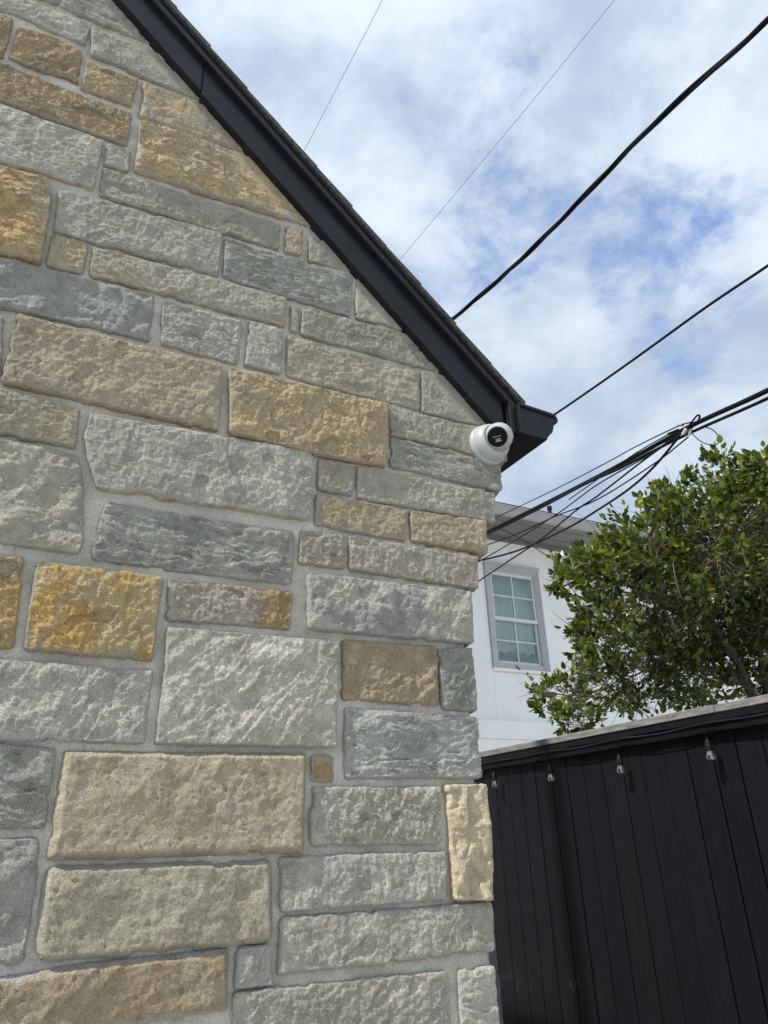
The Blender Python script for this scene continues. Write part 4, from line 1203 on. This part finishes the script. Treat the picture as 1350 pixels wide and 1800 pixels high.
M['bulb_glass'] = make_bulb_glass()
BULBS = [3.06, 2.575, 2.035, 1.485, 0.945, 0.41, -0.13]
XC = XF - 0.064
pts = []
ys = [4.2, 3.6] + BULBS + [-0.7, -1.5]
for i, y in enumerate(ys):
    pts.append((XC, y, 2.023))
    if i + 1 < len(ys):
        pts.append((XC - 0.002, (y + ys[i + 1]) / 2, 2.023 - rf.uniform(0.003, 0.012)))
cb = MB().tube(spline(pts, 5), 0.0042, 7).build('cable', M['string_cable'], lights, smooth=True)
local(cb, lights)
for i, y in enumerate(BULBS):
    lean = Vector((0.0, rf.uniform(-0.05, 0.05), -1.0)).normalized()
    top = Vector((XC, y, 2.020))
    drop = 0.066 + rf.uniform(-0.004, 0.008)
    s0 = top + lean * drop
    mb = MB()
    ck = MB().box(XC - 0.006, XC + 0.006, y - 0.012, y + 0.012, 2.014, 2.029).build('cable_clip', M['bulb_socket'], lights, bevel=0.002)
    local(ck, lights)
    cd = MB().tube([top, top + lean * drop * 0.5 + Vector((0, 0.003, 0)), s0], 0.0021, 6).build('cord', M['cord'], lights, smooth=True)
    local(cd, lights)
    SZ = 0.84
    mb.lathe([(a_ * SZ, b_ * SZ) for a_, b_ in [(0.0, -0.006), (0.007, -0.006), (0.009, 0.004), (0.0170, 0.012), (0.0182, 0.018), (0.0170, 0.021), (0.0186, 0.024), (0.0186, 0.054), (0.016, 0.0565), (0.0, 0.0565)]], s0, lean, 16)
    so = mb.build('lamp_socket', M['bulb_socket'], lights, smooth=True)
    local(so, lights)
    bp = [(0.0125, 0.050), (0.0135, 0.056), (0.0150, 0.066), (0.0185, 0.080), (0.0215, 0.093), (0.0222, 0.102), (0.0205, 0.112), (0.0155, 0.120), (0.008, 0.1245), (0.0, 0.1255)]
    MB().lathe([(a_ * SZ * 1.08, (0.050 + (b_ - 0.050) * 0.76) * SZ) for a_, b_ in bp], s0, lean, 20).build('bulb', M['bulb_glass'], so, smooth=True)
    fl = MB()
    a = s0 + lean * 0.055 * SZ
    fl.tube([a, a + lean * 0.02], [0.004, 0.0025], 8)
    for k in range(4):
        c, s_ = math.cos(k * 1.571), math.sin(k * 1.571)
        fl.tube([a + lean * 0.02, a + lean * 0.026 + Vector((c, s_, 0)) * 0.0065, a + lean * 0.040 + Vector((c, s_, 0)) * 0.0045], 0.0008, 4)
    fl.build('filament', M['filament'], so)

# ------------------------------------------------------------------ neighbour's white house
YW = 9.0
wh = thing('white_house', 'white two storey house with grey eave and panelled wall beyond the fence', 'house', (8.0, YW, 0.0))


def wpart(mb, name, mat, parent=None, **kw):
    ob = mb.build(name, mat, parent or wh, **kw)
    return local(ob, wh) if parent is None else ob


JX = [3.1, 4.37, 5.63, 7.515, 8.745, 9.98, 11.2, 12.4, 13.6, 14.8, 16.0]
# backing wall (with the window opening) and facing panels that leave recessed joints
WX0, WX1, WZ0, WZ1 = 7.645, 8.655, 4.36, 6.10
bk = MB()
bk.box(3.1, WX0, YW + 0.02, YW + 0.24, 0, 7.0).box(WX1, 16.0, YW + 0.02, YW + 0.24, 0, 7.0)
bk.box(WX0, WX1, YW + 0.02, YW + 0.24, 0, WZ0).box(WX0, WX1, YW + 0.02, YW + 0.24, WZ1, 7.0)
wpart(bk, 'wall', M['white_wall'])
G2 = 0.0018
for a, b in zip(JX[:-1], JX[1:]):
    if abs(a - 7.515) < 0.01:
        wpart(MB().box(a + G2, b - G2, YW, YW + 0.0175, 3.41, 4.20), 'wall_panel', M['white_wall'])
        wpart(MB().box(a + G2, 8.19, YW, YW + 0.0175, 6.275, 6.715), 'wall_panel', M['white_wall'])
        wpart(MB().box(8.198, b - G2, YW, YW + 0.0175, 6.275, 6.715), 'wall_panel', M['white_wall'])
    else:
        wpart(MB().box(a + G2, b - G2, YW, YW + 0.0175, 3.41, 6.715), 'wall_panel', M['white_wall'])
for a, b in zip([3.1, 5.2, 7.67, 9.6, 12.0, 14.0], [5.2, 7.67, 9.6, 12.0, 14.0, 16.0]):
    wpart(MB().box(a + G2, b - G2, YW, YW + 0.0175, 0.0, 3.075), 'wall_panel', M['white_wall'])
wpart(MB().box(3.1, 16.0, YW - 0.028, YW + 0.0175, 3.08, 3.385), 'band_board', M['white_wall'], bevel=0.004)
wpart(MB().box(3.1, 16.0, YW - 0.040, YW + 0.0175, 3.3865, 3.405), 'band_cap', M['white_wall'], bevel=0.003)
# window
win = thing('window', '', '')
del win['label'], win['category']
win.parent = wh
win.location = Vector((8.15, YW, 5.2)) - Vector(wh.location)


def npart(mb, name, mat, **kw):
    ob = mb.build(name, mat, win, **kw)
    ob.location = Vector((0, 0, 0)) - Vector((8.15, YW, 5.2))
    return ob


OX0, OX1, OZ0, OZ1 = 7.525, 8.765, 4.275, 6.215
cas = MB()
for k, (wd, pr) in enumerate(((0.030, 0.045), (0.034, 0.034), (0.030, 0.026), (0.030, 0.014))):
    o = sum((0.030, 0.034, 0.030, 0.030)[:k]) + 0.001 * k
    x0, x1, z0, z1 = OX0 + o, OX1 - o, OZ0 + 0.0, OZ1 - o
    cas.box(x0, x0 + wd, YW - pr, YW + 0.0175, z0, z1 - wd)
    cas.box(x1 - wd, x1, YW - pr, YW + 0.0175, z0, z1 - wd)
    cas.box(x0, x1, YW - pr, YW + 0.0175, z1 - wd + 0.001, z1)
npart(cas, 'casing', M['trim_grey'])
npart(MB().box(OX0 - 0.015, OX1 + 0.015, YW - 0.075, YW + 0.015, OZ1 + 0.002, OZ1 + 0.040), 'head_cap', M['trim_grey'], bevel=0.004)
npart(MB().box(OX0 - 0.01, OX1 + 0.01, YW - 0.050, YW + 0.03, OZ0 - 0.050, OZ0 - 0.002), 'sill', M['white_wall'], bevel=0.004)
npart(MB().box(7.655, 8.635, YW - 0.010, YW + 0.08, OZ0, 4.372), 'bottom_rail', M['trim_grey'], bevel=0.003)
npart(MB().box(7.649, 8.641, YW + 0.000, YW + 0.07, 5.165, 5.225), 'meeting_rail', M['sash'], bevel=0.003)
sa = MB()
sa.box(7.650, 7.690, YW + 0.012, YW + 0.06, 5.228, 6.09).box(8.600, 8.640, YW + 0.012, YW + 0.06, 5.228, 6.09).box(7.692, 8.598, YW + 0.012, YW + 0.06, 6.035, 6.09)
sa.box(7.650, 7.690, YW + 0.045, YW + 0.095, 4.374, 5.162).box(8.600, 8.640, YW + 0.045, YW + 0.095, 4.374, 5.162).box(7.692, 8.598, YW + 0.045, YW + 0.095, 4.374, 4.425)
npart(sa, 'sash', M['sash'])
mu = MB()
mu.box(8.134, 8.156, YW + 0.018, YW + 0.05, 5.228, 6.033).box(7.692, 8.133, YW + 0.020, YW + 0.05, 5.622, 5.644).box(8.157, 8.598, YW + 0.020, YW + 0.05, 5.622, 5.644)
mu.box(8.134, 8.156, YW + 0.050, YW + 0.085, 4.427, 5.162).box(7.692, 8.133, YW + 0.052, YW + 0.085, 4.788, 4.810).box(8.157, 8.598, YW + 0.052, YW + 0.085, 4.788, 4.810)
npart(mu, 'muntin', M['sash'])


def make_pane():
    mt, nt, bs = new_mat("greenish_window_glass")
    nt.t.nodes.remove(bs)
    out = [n for n in nt.t.nodes if n.type == 'OUTPUT_MATERIAL'][0]
    tr = nt.n('ShaderNodeBsdfTransparent')
    tr.inputs[0].default_value = (0.95, 0.972, 0.96, 1)
    gl = nt.n('ShaderNodeBsdfGlossy')
    gl.inputs['Roughness'].default_value = 0.01
    gl.inputs['Color'].default_value = (0.78, 0.92, 0.88, 1)
    nz = nt.noise(objco(nt), 2.2, 2, 0.5)
    nt.link(nt.bump(nz, 0.01), gl.inputs['Normal'])
    mx = nt.n('ShaderNodeMixShader')
    mx.inputs[0].default_value = 0.13
    nt.link(tr.outputs[0], mx.inputs[1])
    nt.link(gl.outputs[0], mx.inputs[2])
    nt.link(mx.outputs[0], out.inputs['Surface'])
    return mt


M['pane'] = make_pane()
for zz, y in (((5.228, 5.622), 0.036), ((5.644, 6.033), 0.036), ((4.427, 4.788), 0.070), ((4.810, 5.162), 0.070)):
    for x0, x1 in ((7.691, 8.134), (8.156, 8.599)):
        npart(MB().box(x0, x1, YW + y, YW + y + 0.004, zz[0], zz[1]), 'pane', M['pane'])
M['blind'] = simple("pale_roller_blind", (0.32, 0.385, 0.35), 0.8, var=0.08, vscale=3, stretch=(3, 1, 0.6))
M['room'] = simple("reflected_tree_green", (0.09, 0.11, 0.085), 0.9, var=0.4, vscale=5)  # room colour stands in for dark trees reflected in the lower panes
bl = MB()
xs = np.linspace(7.62, 8.68, 49)
bv, bf = [], []
for i, x in enumerate(xs):
    yb = YW + 0.15 + 0.002 * math.sin(x * 40)
    zb = 4.60 + 0.05 * abs(((x - 7.62) / 0.28) % 2 - 1) + 0.02 * math.sin(x * 37)  # uneven hem imitates the outline of trees reflected in the glass
    bv += [(x, yb, zb), (x, yb, 6.11)]
    if i:
        bf.append((2 * i - 2, 2 * i, 2 * i + 1, 2 * i - 1))
bl.add(bv, bf)
ob = npart(bl, 'blind', M['blind'], smooth=True)
sm = ob.modifiers.new('thick', 'SOLIDIFY')
sm.thickness = 0.003
npart(MB().box(7.5, 8.8, YW + 0.25, YW + 0.30, 4.2, 6.3), 'room_back', M['room'])
# eave: stepped crown under a flat soffit, gutter, roof edge and roof
ev = MB()
ev.box(3.1, 16.0, YW - 0.035, YW + 0.0175, 6.72, 6.80)
ev.box(3.1, 16.0, YW - 0.090, YW + 0.0175, 6.8015, 6.83)
wpart(ev, 'frieze', M['eave_grey'], bevel=0.004)
for k, y in enumerate((0.092, 0.29, 0.49, 0.69)):
    wpart(MB().box(2.6, 16.4, YW - y - 0.184, YW - y, 6.806 + 0.004 * (k % 2), 6.832), 'soffit_board', M['eave_grey'], bevel=0.004)
gp = [(8.11, 6.795), (8.04, 6.795), (8.025, 6.82), (8.00, 6.85), (7.985, 6.90), (7.982, 6.925), (7.968, 6.930), (7.968, 6.952), (7.985, 6.955), (8.11, 6.955)]
wpart(MB().prism(gp, 0, 2.6, 16.4), 'gutter', M['gutter_grey'])
rfm = MB()
rfm.prism([(7.99, 6.958), (7.99, 6.985), (12.5, 9.25), (17.0, 6.985), (17.0, 6.958), (12.5, 9.20)], 0, 2.5, 16.5)
wpart(rfm, 'roof', M['roof_dark'])
body = MB().box(3.12, 15.98, YW + 0.32, 16.5, 0, 6.78)
wpart(body, 'side_wall', M['white_wall'])
vent = MB()
vent.lathe([(0.0, -0.30), (0.035, -0.30), (0.035, 0.08), (0.048, 0.085), (0.048, 0.15), (0.0, 0.15)], (8.675, 8.30, 7.13), (0, 0, 1), 14)
wpart(vent, 'vent_pipe', M['black_plastic'], smooth=True)

# ------------------------------------------------------------------ evergreen tree behind the fence
tree = thing('evergreen_tree', 'dense small leaved evergreen tree leaning over the fence in front of the white house', 'tree', (4.80, 2.05, 0.0))
rt = random.Random(21)
TR = dict(
    trunk=[(4.80, 2.05, -0.1), (4.72, 2.03, 0.9), (4.623, 1.987, 2.168), (4.515, 1.927, 2.398), (4.351, 1.886, 2.648), (4.183, 1.882, 2.828), (3.919, 1.91, 2.927), (3.62, 1.938, 3.059), (3.267, 1.969, 3.122)],
    l2=[(4.351, 1.886, 2.648), (4.277, 1.916, 2.786), (4.217, 1.875, 3.05), (4.237, 1.754, 3.389), (4.352, 1.599, 3.693)],
    l3=[(4.623, 1.987, 2.168), (4.557, 1.861, 2.484), (4.398, 1.707, 2.707), (4.262, 1.443, 3.119), (4.251, 1.311, 3.633)],
    l4=[(4.619, 1.829, 2.482), (4.473, 1.779, 2.731), (4.138, 1.669, 2.807)])
RAD = dict(trunk=(0.055, 0.007), l2=(0.028, 0.007), l3=(0.032, 0.007), l4=(0.022, 0.007))
nodes = []
tm = MB()
for k, p in TR.items():
    sp = spline(p, 6)
    r0, r1 = RAD[k]
    n = len(sp)
    wob = [Vector((rt.gauss(0, 0.008), rt.gauss(0, 0.008), rt.gauss(0, 0.008))) for _ in sp]
    sp = [a + b for a, b in zip(sp, wob)]
    tm.tube(sp, [r0 + (r1 - r0) * (i / (n - 1)) ** 0.8 for i in range(n)], 9)
    nodes += sp[(14 if k == 'trunk' else 3):]
trunk = tm.build('trunk', M['bark'], tree, smooth=True)
local(trunk, tree)
br = MB()      # limbs and twigs
LV, LT, LA = [], [], []


def leaf(p, d, L, roll, tone):
    d = d.normalized()
    a = d.cross(Vector((0.13, 0.21, 0.97)))
    if a.length < 1e-3:
        a = Vector((1, 0, 0))
    a.normalize()
    nrm = d.cross(a)
    a, nrm = a * math.cos(roll) + nrm * math.sin(roll), nrm * math.cos(roll) - a * math.sin(roll)
    wd = L * rt.uniform(0.24, 0.32)
    sag = L * rt.uniform(-0.10, 0.05)
    up = wd * 0.35
    b = p + d * L * 0.08
    o = len(LV)
    LV.extend([b, p + d * L * 0.38 + nrm * sag * 0.3, p + d * L * 0.74 + nrm * sag * 0.8, p + d * L + nrm * sag * 1.6,
               p + d * L * 0.38 + a * wd + nrm * (up + sag * 0.3), p + d * L * 0.74 + a * wd * 0.78 + nrm * (up * 0.7 + sag * 0.8),
               p + d * L * 0.38 - a * wd + nrm * (up + sag * 0.3), p + d * L * 0.74 - a * wd * 0.78 + nrm * (up * 0.7 + sag * 0.8)])
    LT.extend([(o, o + 4, o + 1), (o + 1, o + 4, o + 5), (o + 1, o + 5, o + 2), (o + 2, o + 5, o + 3),
               (o, o + 1, o + 6), (o + 1, o + 7, o + 6), (o + 1, o + 2, o + 7), (o + 2, o + 3, o + 7)])
    LA.extend([tone] * 8)


def rv():
    while True:
        v = Vector((rt.uniform(-1, 1), rt.uniform(-1, 1), rt.uniform(-1, 1)))
        if 0.05 < v.length < 1:
            return v


def twig(a, b, r, leaves, tone):
    mid = (a + b) / 2 + rv() * (b - a).length * 0.14
    pts = spline([a, mid, b], 4)
    n = len(pts)
    br.tube(pts, [r * (1 - 0.75 * i / (n - 1)) for i in range(n)], 4, cap=False)
    L = (b - a).length
    d = (pts[-1] - pts[-2]).normalized()
    for i in range(leaves):
        t = 1 - (i / max(1, leaves)) * 0.72 * rt.uniform(0.8, 1.2)
        t = min(max(t, 0.0), 1.0)
        j = t * (n - 1)
        p = pts[int(min(n - 2, j))].lerp(pts[int(min(n - 2, j)) + 1], j - int(min(n - 2, j)))
        ang = rt.uniform(0, 6.283)
        q = d.orthogonal().normalized()
        q2 = d.cross(q)
        od = (q * math.cos(ang) + q2 * math.sin(ang)) * rt.uniform(0.6, 1.3) + d * rt.uniform(0.3, 1.0) + Vector((0, 0, 0.22))
        if i == 0:
            od = d
        leaf(p, od, rt.uniform(0.040, 0.065), rt.uniform(-0.9, 0.9), min(1, max(0, tone + rt.gauss(0, 0.22))))
    return pts


for (x, y, z, r) in CROWN:
    c = Vector((x, y, z))
    near = min(nodes, key=lambda q: (q - c).length + rt.uniform(0, 0.12))
    pts = spline([near, (near + c) / 2 + rv() * 0.10 + Vector((0, 0, 0.04)), c], 5)
    n = len(pts)
    if (near - c).length > 0.05:
        br.tube(pts, [0.0085 - 0.005 * i / (n - 1) for i in range(n)], 6, cap=False)
        nodes += pts[2:]
    thin = 0.80 if (z < 3.02 and r > 0.25) else (0.85 if r > 0.3 else 1.05)
    nt_ = max(7, int(215 * thin * (r / 0.45) ** 2))
    for k in range(nt_):
        v = rv().normalized()
        e = c + v * r * rt.uniform(0.62, 1.08)
        s = c + v * r * rt.uniform(0.1, 0.45) + rv() * r * 0.22 if r > 0.12 else c
        out = (e - s).normalized()
        if rt.random() < 0.06:
            e = e + out * rt.uniform(0.04, 0.16)
        e = e + Vector((0, 0, 0.03))
        tone = 0.52 + 0.26 * (1 if rt.random() < 0.16 else 0) + rt.gauss(0, 0.09)
        nl = rt.randint(6, 12) if rt.random() < 0.86 else rt.randint(0, 2)
        twig(s, e, 0.0032, nl, tone)
    for k in range(int(44 / thin * (r / 0.45) ** 2)):      # bare inner twigs
        a = c + rv() * r * 0.75
        b = a + (rv() + (a - near).normalized() * 0.9) * rt.uniform(0.08, 0.26)
        twig(a, b, 0.0030, 0, 0)
local(br.build('branches', M['twig'], tree), tree)
me = bpy.data.meshes.new('crown')
me.from_pydata([tuple(v) for v in LV], [], LT)
a = me.attributes.new('tone', 'FLOAT', 'FACE')
a.data.foreach_set('value', np.array(LA, np.float32))


def make_leaf():
    mt, nt, bs = new_mat("glossy_leaf")
    t = nt.n('ShaderNodeAttribute', attribute_name='tone').outputs['Fac']
    cr = nt.n('ShaderNodeValToRGB')
    el = cr.color_ramp.elements
    el[0].position, el[0].color = 0.0, (0.018, 0.036, 0.010, 1)
    el[1].position, el[1].color = 1.0, (0.30, 0.29, 0.030, 1)
    for pos, c in ((0.35, (0.056, 0.100, 0.020, 1)), (0.62, (0.118, 0.168, 0.030, 1)), (0.82, (0.20, 0.24, 0.038, 1))):
        e = el.new(pos)
        e.color = c
    nt.link(t, cr.inputs[0])
    nt.link(cr.outputs[0], bs.inputs['Base Color'])
    bs.inputs['Roughness'].default_value = 0.30
    bs.inputs['Specular IOR Level'].default_value = 0.5
    tl = nt.n('ShaderNodeBsdfTranslucent')
    nt.link(nt.vmath('MULTIPLY', cr.outputs[0], (1.3, 1.35, 0.5)), tl.inputs['Color'])
    mx = nt.n('ShaderNodeMixShader')
    mx.inputs[0].default_value = 0.22
    out = [n for n in nt.t.nodes if n.type == 'OUTPUT_MATERIAL'][0]
    nt.link(bs.outputs[0], mx.inputs[1])
    nt.link(tl.outputs[0], mx.inputs[2])
    nt.link(mx.outputs[0], out.inputs['Surface'])
    return mt


M['leaf'] = make_leaf()
local(link_mesh('crown', me, tree, M['leaf']), tree)

# ------------------------------------------------------------------ overhead wires
GRP = 'overhead wires behind the house'


def run_on(pts, near=6.0, far=16.0):
    """carry a wire on level beyond its two surveyed ends"""
    P = [Vector(p) for p in pts]
    a, b = P[0] - P[1], P[-1] - P[-2]
    a.z, b.z = 0.10 * a.length, 0.02 * b.length
    a.normalize()
    b.normalize()
    return [P[0] + a * near, P[0] + a * near * 0.3] + P + [P[-1] + b * far * 0.2, P[-1] + b * far]



def wire(key, name, label, cat, mat='rubber', per=8, k=8):
    r, pts = WIRES[key]
    if key in ('w1', 'w2', 'w4', 'main1', 'main2'):
        pts = run_on(pts)
    elif key in ('b1', 'b2', 'b3', 'b4', 'b5'):
        pts = run_on(pts)[2:]
    elif key == 'thin':
        pts = run_on(pts)[2:-1]
    sp = spline(pts, per)
    o0 = Vector(sp[0])
    mb = MB().tube([p - o0 for p in sp], r, k)
    o = mb.build(name, M[mat], None, smooth=True)
    o.location = o0
    return tag(o, label, cat, GRP)


wire('w1', 'overhead_wire', 'leftmost thin grey wire in the sky, running steeply down to the roof edge', 'wire', 'grey_wire', 6, 6)
wire('w2', 'overhead_wire', 'thin grey wire in the sky between the leftmost wire and the thick twisted cable', 'wire', 'grey_wire', 6, 6)
wire('w4', 'overhead_wire', 'single straight black cable ending behind the gutter corner', 'wire')
# twisted service drop
r, pts = WIRES['w3']
sp = spline(run_on(pts, 4.0, 8.0), 26)
o0 = Vector(sp[0])
drop = thing('twisted_service_cable', 'thick twisted black service cable crossing the sky down to the roof', 'cable', o0, GRP)
dist = 0.0
ph = [0.0]
for a, b in zip(sp[:-1], sp[1:]):
    dist += (b - a).length
    ph.append(dist)
for k in range(3):
    out = []
    for i, p in enumerate(sp):
        t = (sp[min(i + 1, len(sp) - 1)] - sp[max(i - 1, 0)]).normalized()
        a = t.cross(Vector((0, 0, 1))).normalized()
        b = a.cross(t)
        th = ph[i] / 1.15 * 2 * math.pi + k * 2.094 + 0.5 * math.sin(ph[i] * 2.1)
        rr_ = 0.0085 if k else 0.0070
        out.append(p + (a * math.cos(th) + b * math.sin(th)) * rr_ - o0)
    MB().tube(out, 0.0082 if k else 0.0055, 8).build('conductor', M['rubber'], drop, smooth=True)
wire('main1', 'overhead_wire', 'thickest black bundled cable running past the splice above the tree', 'cable')
wire('main2', 'overhead_wire', 'black cable running close beneath the thickest bundled cable', 'cable')
wire('b1', 'overhead_wire', 'thin black wire running above the thick bundle to the stone corner', 'wire', k=6)
wire('b2', 'overhead_wire', 'black wire crossing the white eave steeply from the splice down to the corner', 'wire', k=6)
wire('b3', 'overhead_wire', 'lowest black wire, passing in front of the white window head', 'wire', k=6)
wire('b4', 'overhead_wire', 'thin black wire ending level just under the thick bundle at the stone corner', 'wire', k=6)
wire('b5', 'overhead_wire', 'sagging black cable below the bundle, crossing the eave to the stone corner', 'wire')
wire('b7', 'overhead_wire', 'short thin wire fanning out beneath the bundle in the sky', 'wire', k=6)
wire('thin', 'overhead_wire', 'thin dark wire slanting down right across the white wall into the tree', 'wire', k=6)
spl = thing('cable_splice', 'splice of looped wire ends and grey clamps on the thick bundle above the tree', 'cable splice', WIRES['eye'][1][2])
for key, name, mat in (('eye', 'cable_eye', 'rubber'), ('loop', 'wire_loop', 'rubber'), ('clampA', 'clamp', 'alu'), ('clampB', 'clamp', 'alu'), ('clampC', 'clamp', 'alu'), ('tail', 'cable_tail', 'rubber')):
    r, pts = WIRES[key]
    local(MB().tube(spline(pts, 7), r, 8).build(name, M[mat], spl, smooth=True), spl)
